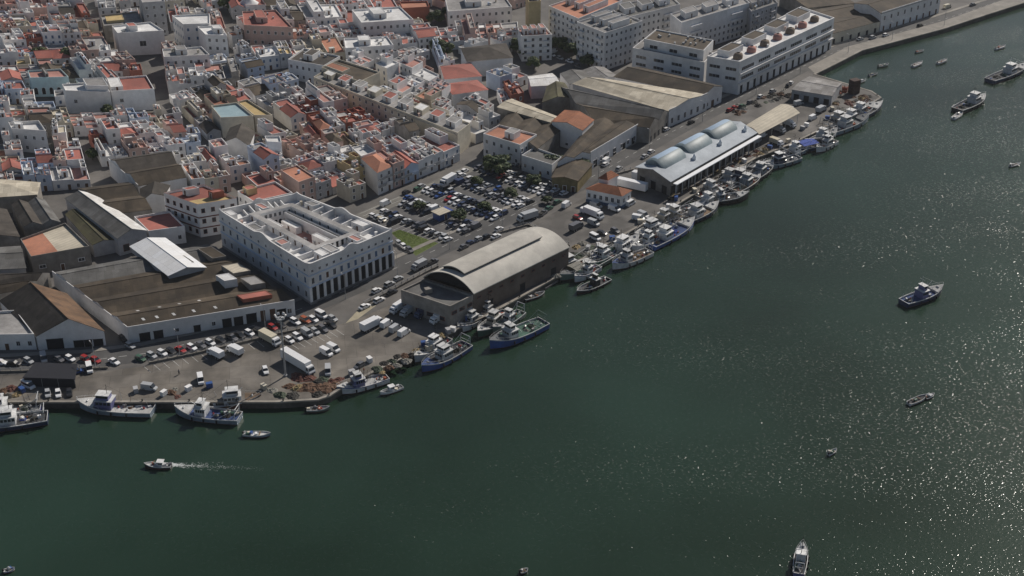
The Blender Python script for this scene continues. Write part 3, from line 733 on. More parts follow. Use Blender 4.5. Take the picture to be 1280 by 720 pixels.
for k in range(7):
    v = .07 + k * .135; p = quad(oq, .72, v); g = MB()
    g.grid([[(2.6 * math.cos(a) * r0, 2.0 * math.sin(a) * r0, z0) for a in (2 * math.pi * i / 10 for i in range(10))] for r0, z0 in ((1, 0), (1, 1.5), (.8, 2.4), (.35, 2.8))], closed=True)
    o = g.build('roof_pod', ROOF['pink'] if k % 2 else WALL['brown'], ob); o.location = (p[0] - c[0], p[1] - c[1], 15.0); o.rotation_euler = (0, 0, .75)
for k in range(4):
    roof_box(ob, c, oq, .12, .48, .06 + k * .24, .20 + k * .24, 15.0, 17.6, 'white', 'brown', 'roof_room', False, .3)
roof_units(ob, c, oq, 15.0, 10, lr)
wq = Q([(791, 56), (881, 74), (892, 62), (805, 45)], 14.5); c = centre(wq); FOOT.append(inset(wq, -2))
ow = empty('office_building', (*c, 0), 'white three-storey block with set-back top floor beside the long office block', 'building')
wm, rm = MB(), MB(); vol(wm, rm, wq, 0, 12.2, .9, .3); wm.build('wall', WALL['white'], ow, (*c, 0)); rm.build('roof', ROOF['grey'], ow, (*c, 0))
s = sub(wq, .12, .95, .25, 1.35); m, r_ = MB(), MB(); vol(m, r_, s, 12.1, 16.6, .6, .3); o = m.build('top_floor', WALL['white'], ow, (*c, 0)); r_.build('roof', ROOF['brown'], o, (*c, 0))
roof_units(o, (c[0], c[1]), s, 16.6, 12, lr, ('aircon',))
for k in range(3): opening(o, s[0], s[1], (k + .5) / 3, 13.2, 4, 1.6, 'ribbon', None, c)
for z in (5.0, 8.6):
    for k in range(4): opening(ow, wq[0], wq[1], (k + .5) / 4, z, 5.2, 1.4, 'ribbon', None, c)
    opening(ow, wq[3], wq[0], .5, z, 4.0, 1.4, 'ribbon', None, c)

# --- apartment blocks behind
AP = 'apartment blocks behind the warehouses'
for name, lab, px, h, wall, roof, fl in (
  ('apartment_block', 'white apartment block with many small windows and orange roof terrace', [(686, 9), (723, 25), (778, 2), (742, -10)], 17, 'white', 'orange', 5),
  ('apartment_block', 'white corner apartment block with stepped roof and balconies', [(721, 29), (756, 43), (803, 28), (766, 15)], 18, 'white', 'grey', 5),
  ('apartment_block', 'long white apartment slab behind the office block', [(852, 30), (937, 5), (924, -7), (838, 19)], 16, 'white', 'grey', 5),
  ('apartment_block', 'pale apartment block with grey roof cluttered by white units', [(778, 25), (850, 7), (836, -6), (762, 10)], 14, 'white', 'slate', 4),
  ('apartment_block', 'grey-green apartment block at the end of the white slab', [(939, 16), (972, 5), (962, -6), (930, 3)], 14, 'grey', 'slate', 4),
  ('apartment_tower', 'narrow ochre tower block beside the orange-roofed apartments', [(661, 4), (676, 3), (672, -8), (657, -7)], 20, 'yellow', 'grey', 0),
  ('apartment_block', 'white rounded-front block with thin vertical pilasters beside the hip-roofed house', [(652, 47), (690, 45), (680, 33), (647, 37)], 12, 'white', 'pink', 4)):
    root, q_, c_ = flat_building(name, 'apartment block', lab, px, h, wall, roof, fl, w=1.2, hh=1.4, group=AP, sides=(0, 1))
    for k in range(3): roof_box(root, c_, q_, .1 + k * .3, .28 + k * .3, .3, .75, h, h + 2.8, wall, roof, par=.2)
    roof_units(root, c_, q_, h, 6, lr)
    if fl:
        for f in range(1, fl):
            A, B = q_[0], q_[1]; d = Vector((B[0] - A[0], B[1] - A[1])).normalized(); nx, ny = d.y, -d.x
            for t in (.12, .72):
                a, b2 = lp(A, B, t), lp(A, B, t + .16); m = MB(); z = f * h / fl
                m.prism([(a[0] + nx * 1.2, a[1] + ny * 1.2), (b2[0] + nx * 1.2, b2[1] + ny * 1.2), (b2[0] + nx * .02, b2[1] + ny * .02), (a[0] + nx * .02, a[1] + ny * .02)], z, z + 1.0); m.build('balcony', WALL[wall], root, (*c_, 0))

# --- warehouses by the road (right half)
WH = 'warehouses along the waterfront road'
def D(side, n, w, h, k='gate', a=.5): return [(side, (i + a) / n, w, h, k) for i in range(n)]
root, q_, c_ = shed('warehouse', 'warehouse', 'brown-roofed warehouse with pale blue front at the car park corner', [(697, 203), (738, 192), (797, 157), (742, 150)], 7, 1.6, 'white', ['brown', 'brown'], 'v', 2, doors=D(1, 7, 1.2, 1.8, 'window') + D(1, 5, 2.4, 2.8, 'gate'), group=WH, parapet=(1,))
shed('warehouse', 'warehouse', 'brown-roofed low shed with stained yellowish walls by the car park trees', [(690, 222), (722, 226), (740, 205), (702, 198)], 5.0, 1.0, 'ochredirt', 'brown', 'v', doors=D(0, 3, 1.4, 2.2, 'door'), group=WH)
shed('warehouse', 'warehouse', 'long brown warehouse roof behind the white house with orange terrace', [(612, 168), (672, 186), (705, 160), (640, 136)], 7, 1.6, 'dirty', ['brown', 'brown', 'brown'], 'v', 3, group=WH)
shed('warehouse', 'warehouse', 'pale beige flat-pitched shed roof strip between the brown warehouses', [(622, 134), (688, 153), (697, 146), (640, 124)], 8.5, 0.7, 'dirty', 'beige', 'u', group=WH)
root, q_, c_ = shed('warehouse', 'warehouse', 'red-tiled raised shed with white walls amid brown roofs', [(690, 152), (728, 163), (742, 150), (706, 138)], 10, 1.6, 'white', 'tile', 'v', doors=[(0, .5, 1.2, 1.0, 'window')], group=WH)
shed('warehouse', 'warehouse', 'wide grey-brown warehouse roof with patched sheets behind the blue-vaulted hall', [(742, 152), (812, 160), (836, 140), (698, 108)], 7, 2.6, 'dirty', ['brown', 'slate'], 'u', 2, doors=D(1, 5, 1.4, 2.4, 'gate'), group=WH)
shed('warehouse', 'warehouse', 'warehouse with long pale sand-coloured roof', [(836, 139), (884, 118), (752, 98), (716, 105)], 7.5, 1.8, 'white', [('beige', 'beige')], 'v', 1, doors=D(0, 6, 1.4, 2.4, 'window'), group=WH, parapet=(0,))
shed('warehouse', 'warehouse', 'brown-roofed warehouse with white gabled front against the office block', [(880, 119), (903, 108), (800, 84), (768, 96)], 7.5, 2.2, 'white', 'brown', 'v', doors=[(0, .5, 2.2, 3.2, 'door'), (0, .22, 1, 1.6, 'window'), (0, .78, 1, 1.6, 'window')], group=WH)
shed('warehouse', 'warehouse', 'grey-roofed shed with white patches behind the pale sand-coloured roof', [(712, 106), (775, 97), (755, 84), (700, 92)], 6, 1.2, 'white', ['slate', 'grey'], 'v', 2, group=WH)
shed('warehouse', 'warehouse', 'white flat-pitched shed beside the tree-lined yard', [(664, 108), (700, 106), (690, 92), (660, 96)], 6, 1.0, 'white', 'white', 'u', group=WH)
shed('warehouse', 'warehouse', 'dark mossy gabled shed between the yard and the big roofs', [(678, 128), (716, 122), (706, 104), (684, 108)], 6.5, 1.6, 'dirty', 'green', 'v', group=WH)
root, q_, c_ = flat_building('corner_house', 'house', 'white two-storey house with orange terrace overlooking the car park trees', [(604, 169), (650, 183), (671, 170), (624, 158)], 9, 'white', 'orange', 2, (0, 1))
roof_box(root, c_, q_, .45, .7, .3, .7, 9, 11.6, 'white', 'grey'); roof_units(root, c_, q_, 9, 3, lr)
flat_building('yard_building', 'building', 'low white building with grey roof between the orange terrace house and yellow shed', [(652, 196), (690, 208), (702, 198), (668, 186)], 6, 'white', 'slate', 1, (0, 1))
# right end
root, q_, c_ = shed('warehouse', 'warehouse', 'blue-white two-storey building with rows of dark windows by the promenade', [(1102, 17), (1176, -6), (1140, -18), (1068, 4)], 9.5, 2.0, 'white', 'brown', 'u', doors=D(0, 9, 1.3, 2.6, 'door') , group=WH, parapet=(0,))
for k in range(9): opening(root, *(lambda A, B: ((A[0] + .12, A[1] - .2), (B[0] + .12, B[1] - .2)))(q_[0], q_[1]), (k + .5) / 9, 5.6, 1.2, 2.2, 'window', None, c_)
shed('warehouse', 'warehouse', 'low brown shed with cream end wall beside the promenade', [(1038, 43), (1100, 27), (1060, 5), (1004, 15)], 5.5, 1.4, 'cream', ['brown', 'brown'], 'u', 2, doors=D(0, 6, 1.6, 2.4, 'gate'), group=WH)
shed('warehouse', 'warehouse', 'far brown warehouse at the top of the promenade', [(1010, 10), (1068, 4), (1030, -14), (975, -6)], 6, 1.5, 'dirty', 'brown', 'u', group=WH)
# grey boathouse on the pier
root, q_, c_ = shed('boathouse', 'boathouse', 'long grey boathouse with pale roof on the end of the pier', [(990, 112), (1040, 120), (1052, 104), (1012, 96)], 4.6, 0.9, 'grey', 'grey', 'u', doors=D(0, 4, 2.4, 2.6, 'gate'))

# --- warehouses of the left half
WL = 'warehouses along the port road'
shed('warehouse', 'warehouse', 'white gabled warehouse with brown roof and large dark door', [(46, 420), (130, 414), (83, 367), (0, 376)], 5.2, 5.4, 'white', [('rust', 'dark')], 'v', over=.25, doors=[(0, .25, 5.2, 3.6, 'gate'), (0, .60, 3.2, 2.4, 'gate'), (0, .74, 2.4, 2.4, 'gate'), (0, .89, 3.0, 2.4, 'gate')], group=WL)
flat_building('warehouse', 'warehouse', 'low white-roofed shed at the left edge of the port road', [(-30, 421), (43, 420), (20, 390), (-40, 394)], 5, 'white', 'white', 1, (0, 1), group=WL, roof2=('grey', .3))
root, q_, c_ = shed('warehouse', 'warehouse', 'long white warehouse with four brown roof spans and dark doors', [(160, 411), (368, 377), (258, 306), (66, 341)], 5.2, 1.7, 'white', ['brown', 'brown', 'brown', 'slate'], 'u', 4, doors=[(0, u, w_, h_, k) for u, w_, h_, k in ((.09, 3.4, 2.8, 'gate'), (.17, 3.0, 2.8, 'gate'), (.28, 1.2, 1.2, 'window'), (.40, 2.2, 2.4, 'gate'), (.5, 1.1, 1.4, 'window'), (.58, 3, 3, 'gate'), (.65, 3, 3, 'gate'), (.73, 3.4, 3.4, 'gate'), (.80, 1.6, 4, 'door'), (.86, 1.8, 4, 'door'), (.915, 3, 3.2, 'gate'), (.965, 1.3, 1.6, 'window'))], group=WL, parapet=(0, 3))
for us, v in (((.12, .2, .3, .42, .55), .06), ((.15, .28, .4, .52), .19)):
    for u in us:
        s = sub(q_, u - .008, u + .008, v - .012, v + .012); m = MB(); zz = 5.2 + 1.7 * (1 - abs((v * 4) % 1 - .5) * 2) + .2
        dz = 1.7 * .012 * 8
        m.face([(*s[0], zz - dz), (*s[1], zz - dz), (*s[2], zz + dz), (*s[3], zz + dz)]) if (v * 4) % 1 < .5 else m.face([(*s[0], zz + dz), (*s[1], zz + dz), (*s[2], zz - dz), (*s[3], zz - dz)])
        m.build('skylight', ROOF['white'], root, (*c_, 0))
for u0, u1, v0, v1, z1, wl, rf in ((.74, .82, .30, .40, 11.0, 'white', 'white'), (.86, .95, .22, .34, 10, 'dirty', 'grey'), (.86, .97, .42, .56, 10, 'dirty', 'beige'), (.66, .74, .66, .78, 10.5, 'dirty', 'green'), (.88, .97, .70, .88, 9.6, 'dirty', 'brown'), (.72, .9, .06, .13, 9.6, 'red', 'red')):
    roof_box(root, c_, q_, u0, u1, v0, v1, 5.4, z1 - 2.2, wl, rf, 'roof_room', False, .1)
shed('warehouse', 'warehouse', 'bright white metal-roofed shed rising above brown roofs', [(211, 344), (256, 334), (206, 298), (164, 308)], 7.6, 1.6, 'grey', 'whitesheet', 'v', over=.5, group=WL, base=5)
flat_building('workshop', 'building', 'flat-roofed workshop with half orange, half cream roof', [(39, 323), (112, 310), (82, 281), (26, 301)], 6.5, 'dirty', 'orange', 1, (0, 1), group=WL, roof2=('beige', .48), hh=1.2, w=2.0, pitch=5)
root, q_, c_ = shed('warehouse', 'warehouse', 'long grey gabled shed with one white roof slope', [(147, 298), (183, 288), (118, 243), (82, 248)], 7, 2.2, 'grey', [('white', 'slate')], 'v', group=WL, doors=D(0, 2, 2.0, 2.4, 'trimmed'))
shed('warehouse', 'warehouse', 'wide brown shed behind the red flat roof', [(142, 268), (190, 262), (160, 228), (97, 236)], 6.5, 1.8, 'dirty', ['brown', 'brown'], 'u', 2, group=WL)
shed('warehouse', 'warehouse', 'big dark brown shed with stepped white gable wall', [(173, 233), (233, 222), (210, 189), (136, 200)], 7, 2.4, 'white', ['brown', 'dark'], 'u', 2, group=WL, parapet=(3,))
shed('warehouse', 'warehouse', 'small dark gabled shed beside the red-trimmed corner house', [(176, 252), (205, 244), (212, 232), (176, 236)], 6.5, 2.2, 'white', 'dark', 'v', group=WL)
flat_building('workshop', 'building', 'low building with red flat roof beside the bright white shed', [(186, 291), (231, 285), (212, 266), (168, 273)], 6, 'white', 'red', 1, (0, 1), group=WL)
shed('warehouse', 'warehouse', 'beige hip-roofed shed at the left edge of the town', [(-30, 248), (46, 243), (50, 228), (-30, 222)], 7, 1.6, 'dirty', 'beige', 'u', roofkind='hip', group=WL)
shed('warehouse', 'warehouse', 'dark red-brown shed at the left edge below the beige hip roof', [(-34, 300), (24, 296), (8, 262), (-40, 264)], 6, 1.6, 'dirty', 'dark', 'v', group=WL)
shed('warehouse', 'warehouse', 'dark shed with patched grey sheets below the beige hip roof', [(30, 284), (76, 278), (56, 250), (14, 256)], 6, 1.6, 'dirty', ['dark', 'slate'], 'v', 2, group=WL)
shed('warehouse', 'warehouse', 'narrow mossy lean-to beside the long grey shed', [(116, 306), (144, 300), (100, 262), (82, 268)], 5, 1.0, 'grey', 'green', 'v', group=WL)
shed('warehouse', 'warehouse', 'grey fibre-cement roof at the left edge beside the workshop', [(-40, 338), (32, 335), (25, 308), (-40, 312)], 6.5, 1.6, 'grey', 'slate', 'u', group=WL)
shed('warehouse', 'warehouse', 'wide low brown roof behind the white gabled warehouse', [(-60, 378), (30, 362), (62, 341), (-50, 344)], 5.5, 1.6, 'dirty', ['brown', 'dark'], 'u', 2, group=WL)
# red-trimmed corner house and its neighbours
root, q_, c_ = flat_building('corner_house', 'house', 'three-storey white corner house with dark red trim, red and ochre roof terrace', [(205, 243), (247, 258), (296, 250), (255, 233)], 12.5, 'white', 'red', 3, (0, 1), kind='trimmed', coping=BRICKTRIM, roof2=('yellow', .62))
for z in (4.4, 8.6):
    for i in (0, 1):
        A, B = q_[i], q_[i + 1]; d = Vector((B[0] - A[0], B[1] - A[1])).normalized(); nx, ny = d.y * .2, -d.x * .2
        m = MB(); m.prism([(A[0] + nx, A[1] + ny), (B[0] + nx, B[1] + ny), B, A], z - .9, z - .5); m.build('cornice', BRICKTRIM, root, (*c_, 0))
roof_box(root, c_, q_, .2, .36, .3, .6, 12.5, 15, 'white', 'red'); roof_box(root, c_, q_, .6, .75, .62, .9, 12.5, 15, 'red', 'red')
root, q_, c_ = flat_building('town_house', 'house', 'white-walled house with plain red roof behind the courtyard building', [(297, 241), (317, 254), (366, 243), (344, 229)], 8, 'white', 'red', 2, (0, 1))
roof_box(root, c_, q_, .1, .4, .1, .35, 8, 10.4, 'yellow', 'red')
# --- town landmarks
root, q_, c_ = flat_building('blank_wall_building', 'building', 'large white building with blank end wall and scrolled parapet', [(147, 43), (205, 40), (188, 29), (140, 34)], 11, 'white', 'white', 0, ())
opening(root, q_[0], q_[1], .52, 4.5, 3.0, 2.6, 'window', None, c_); roof_box(root, c_, q_, .3, .5, .3, .7, 11, 13.5, 'white', 'red', door=False); roof_units(root, c_, q_, 11, 4, lr)
root, q_, c_ = flat_building('tall_block', 'building', 'tall grey-white block with balconied side on the far street', [(229, 32), (262, 31), (262, 19), (215, 21)], 13, 'white', 'white', 3, (3, 0), kind='shutter')
root, q_, c_ = flat_building('patio_building', 'building', 'flat brown building with ochre tank on its roof', [(130, 34), (180, 30), (172, 16), (126, 21)], 8, 'dirty', 'grey', 0, ()); roof_box(root, c_, q_, .1, .55, .3, .75, 8, 9.2, 'yellow', 'yellow', 'roof_room', False)
flat_building('tall_block', 'building', 'tall blue-grey block at the top edge of the town', [(178, 5), (206, 3), (200, -12), (172, -10)], 17, 'grey', 'grey', 4, (0, 1))
root, q_, c_ = flat_building('tall_block', 'building', 'white block with dark side wall beside the pink terrace', [(257, 45), (284, 46), (276, 33), (247, 35)], 12, 'white', 'white', 3, (0, 1)); roof_box(root, c_, q_, .5, .9, .3, .7, 12, 14.5, 'white', 'white')
root, q_, c_ = flat_building('turquoise_house', 'house', 'pale turquoise house with five dark arched windows', [(38, 99), (86, 98), (76, 88), (35, 90)], 8.5, 'turquoise', 'pink', 0, ())
for k in range(5): opening(root, q_[0], q_[1], (k + .5) / 5, 1.2, 1.6, 3.2, 'arch', 'window', c_)
roof_box(root, c_, q_, .42, .5, .1, .9, 8.5, 10.6, 'dirty', 'grey')
root, q_, c_ = flat_building('white_complex', 'building', 'stepped white building with blank walls beside a dark yard', [(82, 115), (138, 117), (130, 104), (78, 107)], 10, 'white', 'white', 0, ()); roof_box(root, c_, q_, .5, .98, .1, .9, 10, 13, 'white', 'grey', 'roof_room', False); opening(root, q_[0], q_[1], .2, 5, 1.4, 1.6, 'window', None, c_)
root, q_, c_ = flat_building('white_complex', 'building', 'wide white house with red tiled terrace and long blank front', [(139, 116), (193, 113), (183, 96), (132, 100)], 9, 'white', 'red', 0, ()); roof_box(root, c_, q_, .02, .3, .1, .8, 9, 11, 'white', 'white'); opening(root, q_[0], q_[1], .22, 4.5, 1.5, 1.5, 'window', None, c_)
root, q_, c_ = flat_building('white_cube_house', 'house', 'white cube-shaped house with tall parapet and white roof terrace', [(15, 164), (58, 167), (49, 154), (11, 156)], 9, 'white', 'white', 2, (0,), par=1.3); roof_box(root, c_, q_, .15, .4, .4, .8, 9, 11, 'white', 'white')
flat_building('glass_roof_building', 'building', 'low building with teal glass roof and cream rim', [(276, 149), (317, 147), (296, 130), (264, 134)], 8.5, 'cream', 'teal', 0, ())
flat_building('ochre_roof_building', 'building', 'low building with flat ochre roof beside the teal glass roof', [(318, 146), (341, 146), (309, 126), (297, 129)], 8.5, 'cream', 'yellow', 0, ())
shed('gabled_house', 'house', 'white house with dark gabled roofs and blank white front', [(281, 177), (311, 182), (318, 165), (288, 160)], 7, 2.8, 'white', 'dark', 'v', 1)
flat_building('white_cube_house', 'house', 'small bright white cube house beside the dark gabled house', [(334, 179), (352, 180), (350, 172), (331, 172)], 8.5, 'white', 'white', 1, (0,))
CRE = 'cream building with orange terraces'
root, q_, c_ = flat_building('cream_building', 'building', 'long cream street building with heavy cornice and rows of windows', [(392, 98), (572, 168), (588, 156), (409, 88)], 9.5, 'cream', 'grey', 3, (3, 0), pitch=4.2, maxn=60)
for k in range(9):
    roof_box(root, c_, q_, .04 + k * .107, .10 + k * .107, .35, .9, 9.5, 11.6, ('cream', 'white', 'white')[k % 3], ('white', 'red', 'grey')[k % 3])
roof_units(root, c_, q_, 9.5, 22, lr)
A, B = q_[0], q_[1]; d = Vector((B[0] - A[0], B[1] - A[1])).normalized(); nx, ny = d.y * .35, -d.x * .35
m = MB(); m.prism([(A[0] + nx, A[1] + ny), (B[0] + nx, B[1] + ny), B, A], 8.9, 9.4); m.build('cornice', WALL['cream'], root, (*c_, 0))
root, q_, c_ = flat_building('cream_building', 'building', 'cream building with dark planted patio above the long cornice', [(402, 86), (450, 104), (475, 92), (424, 76)], 11, 'cream', 'brown', 0, ())
roof_box(root, c_, q_, .06, .5, .1, .5, 11, 12.4, 'cream', 'orange', 'roof_room', False)
shed('hip_roof_house', 'house', 'large house with dark brown hip roof', [(584, 77), (641, 72), (632, 54), (576, 60)], 8, 2.6, 'white', 'dark', 'u', roofkind='hip')
shed('tiled_house', 'house', 'house with broad red tiled hip roof, upper of the pair', [(556, 99), (602, 95), (588, 79), (551, 83)], 7, 1.8, 'white', 'red', 'u', roofkind='hip')
shed('tiled_house', 'house', 'house with broad red tiled hip roof, lower of the pair', [(566, 118), (610, 112), (596, 100), (556, 105)], 7, 1.6, 'white', 'red', 'u', roofkind='hip')
flat_building('orange_panel_building', 'building', 'low building with rust-orange end wall at the far park', [(503, 12), (537, 10), (534, 3), (500, 4)], 7, 'red', 'orange', 0, ())
FAR = 'large pale buildings at the top edge'
for lab, px, h, wl, rf in (('long pale building with wide white roof at the top edge', [(452, 30), (517, 26), (500, 10), (440, 14)], 9, 'white', 'white'),
    ('pink-roofed building with brown coping near the white canopy', [(305, 33), (366, 36), (345, 14), (303, 16)], 10, 'pink', 'red'),
    ('long low white building beyond the far park', [(560, 16), (640, 10), (630, -4), (556, -2)], 9, 'white', 'grey'),
    ('wide grey building with flat white roof above the red terraces', [(432, 62), (492, 58), (484, 47), (430, 50)], 8, 'white', 'white'),
    ('pale building with deep dark courtyard by the street corner', [(360, 76), (405, 84), (425, 72), (380, 62)], 9, 'white', 'dark'),
    ('white building with tall chimney vents in the upper town', [(205, 73), (262, 70), (252, 60), (203, 63)], 9, 'white', 'grey')):
    root, q_, c_ = flat_building('large_house', 'building', lab, px, h, wl, rf, 2, (0,), group=FAR); roof_box(root, c_, q_, .3, .55, .3, .8, h, h + 2.6, wl, rf); roof_units(root, c_, q_, h, 5, lr)
# ---------------------------------------------------------------- town houses
HINTS = [  # px, py, wall, roof: colours seen in the photograph
 (20, 8, 'pink', 'red'), (25, 17, 'red', 'red'), (60, 8, 'pink', 'red'), (80, 20, 'grey', 'dark'), (110, 8, 'red', 'red'), (35, 35, 'red', 'red'), (60, 38, 'red', 'red'), (85, 48, 'white', 'grey'),
 (15, 55, 'white', 'white'), (55, 55, 'pink', 'red'), (110, 55, 'pink', 'grey'), (120, 45, 'grey', 'white'), (40, 70, 'cream', 'yellow'), (20, 85, 'grey', 'grey'), (75, 78, 'dirty', 'brown'), (110, 75, 'white', 'white'),
 (130, 62, 'white', 'white'), (150, 75, 'pink', 'red'), (155, 87, 'pink', 'pink'), (160, 98, 'red', 'red'), (172, 107, 'cream', 'yellow'), (5, 97, 'blue', 'red'), (103, 100, 'white', 'red'), (115, 80, 'white', 'white'),
 (8, 115, 'white', 'grey'), (20, 130, 'cream', 'orange'), (45, 150, 'dirty', 'brown'), (60, 142, 'blue', 'grey'), (85, 155, 'cream', 'beige'), (5, 140, 'white', 'white'), (120, 150, 'white', 'pink'),
 (100, 170, 'pink', 'red'), (120, 168, 'red', 'red'), (150, 148, 'white', 'white'), (165, 140, 'blue', 'grey'), (200, 138, 'pink', 'red'), (185, 152, 'red', 'red'), (220, 157, 'pink', 'red'), (160, 170, 'white', 'red'), (190, 172, 'pink', 'pink'), (140, 182, 'white', 'white'),
 (40, 185, 'white', 'white'), (15, 195, 'cream', 'orange'), (48, 200, 'blue', 'orange'), (75, 190, 'pink', 'pink'), (95, 198, 'white', 'red'), (90, 215, 'white', 'pink'), (110, 222, 'pink', 'red'), (50, 215, 'blue', 'white'),
 (235, 143, 'cream', 'orange'), (255, 155, 'grey', 'dark'), (225, 190, 'cream', 'orange'), (230, 202, 'white', 'beige'), (215, 122, 'white', 'white'), (225, 97, 'pink', 'pink'), (260, 105, 'grey', 'brown'), (245, 122, 'red', 'red'), (280, 118, 'white', 'red'), (285, 88, 'dirty', 'grey'),
 (240, 75, 'white', 'white'), (270, 70, 'blue', 'white'), (300, 60, 'grey', 'grey'), (275, 25, 'pink', 'red'), (270, 10, 'white', 'white'), (310, 26, 'pink', 'red'), (335, 28, 'white', 'grey'),
 (310, 100, 'red', 'brown'), (340, 98, 'blue', 'grey'), (365, 110, 'white', 'red'), (350, 122, 'grey', 'white'), (375, 80, 'pink', 'red'), (360, 65, 'cream', 'yellow'), (345, 72, 'white', 'white'),
 (390, 135, 'red', 'red'), (380, 145, 'red', 'orange'), (405, 130, 'pink', 'pink'), (410, 138, 'pink', 'pink'), (440, 143, 'red', 'red'), (445, 155, 'cream', 'orange'), (420, 155, 'white', 'grey'), (365, 150, 'cream', 'orange'), (390, 158, 'red', 'orange'),
 (305, 195, 'orange', 'orange'), (330, 205, 'pink', 'red'), (360, 195, 'white', 'grey'), (380, 180, 'pink', 'pink'), (390, 210, 'white', 'red'), (375, 208, 'cream', 'red'), (410, 225, 'grey', 'red'), (400, 235, 'grey', 'red'), (430, 225, 'cream', 'orange'), (345, 225, 'pink', 'red'),
 (430, 180, 'yellow', 'brown'), (445, 192, 'cream', 'beige'), (400, 195, 'white', 'white'), (460, 165, 'white', 'red'), (455, 205, 'yellow', 'orange'), (460, 235, 'cream', 'grey'), (490, 200, 'yellow', 'orange'), (495, 210, 'yellow', 'red'), (520, 192, 'white', 'orange'), (540, 195, 'cream', 'orange'),
 (490, 175, 'white', 'red'), (515, 170, 'dirty', 'brown'), (535, 165, 'white', 'orange'), (560, 180, 'white', 'red'), (560, 165, 'white', 'red'), (590, 165, 'white', 'white'), (500, 145, 'white', 'red'), (470, 130, 'blue', 'grey'),
 (460, 120, 'red', 'red'), (480, 115, 'pink', 'pink'), (500, 120, 'white', 'pink'), (520, 100, 'white', 'white'), (510, 110, 'white', 'pink'), (535, 128, 'cream', 'orange'), (550, 135, 'cream', 'orange'), (560, 125, 'pink', 'pink'), (575, 120, 'red', 'red'), (590, 105, 'red', 'red'), (585, 115, 'red', 'orange'), (600, 120, 'white', 'red'),
 (480, 75, 'grey', 'white'), (500, 80, 'white', 'pink'), (470, 85, 'white', 'white'), (450, 80, 'white', 'white'), (530, 60, 'white', 'grey'), (505, 48, 'white', 'red'), (545, 55, 'blue', 'white'), (420, 45, 'red', 'red'), (430, 50, 'red', 'red'), (400, 38, 'pink', 'pink'), (385, 55, 'cream', 'beige'),
 (560, 40, 'pink', 'red'), (600, 35, 'white', 'grey'), (620, 30, 'white', 'pink'), (610, 45, 'white', 'white'), (640, 40, 'white', 'red'), (650, 25, 'pink', 'red'), (580, 30, 'pink', 'pink'), (400, 15, 'white', 'grey'), (440, 5, 'red', 'red'), (350, 10, 'dirty', 'brown'), (600, 88, 'white', 'grey'), (615, 100, 'blue', 'grey'), (640, 115, 'red', 'orange'), (650, 110, 'white', 'white'), (625, 125, 'white', 'pink'), (570, 150, 'white', 'white')]
WN = {'white': 'white', 'cream': 'cream', 'grey': 'grey', 'pink': 'pale pink', 'yellow': 'ochre', 'blue': 'pale blue', 'red': 'dark red', 'turquoise': 'turquoise', 'dirty': 'weathered grey', 'brown': 'brown', 'orange': 'cream'}
RN = {'white': 'white', 'grey': 'grey', 'red': 'red', 'orange': 'orange', 'pink': 'faded pink', 'brown': 'brown', 'dark': 'dark', 'yellow': 'ochre', 'beige': 'beige'}
WALL['orange'] = WALL['cream']
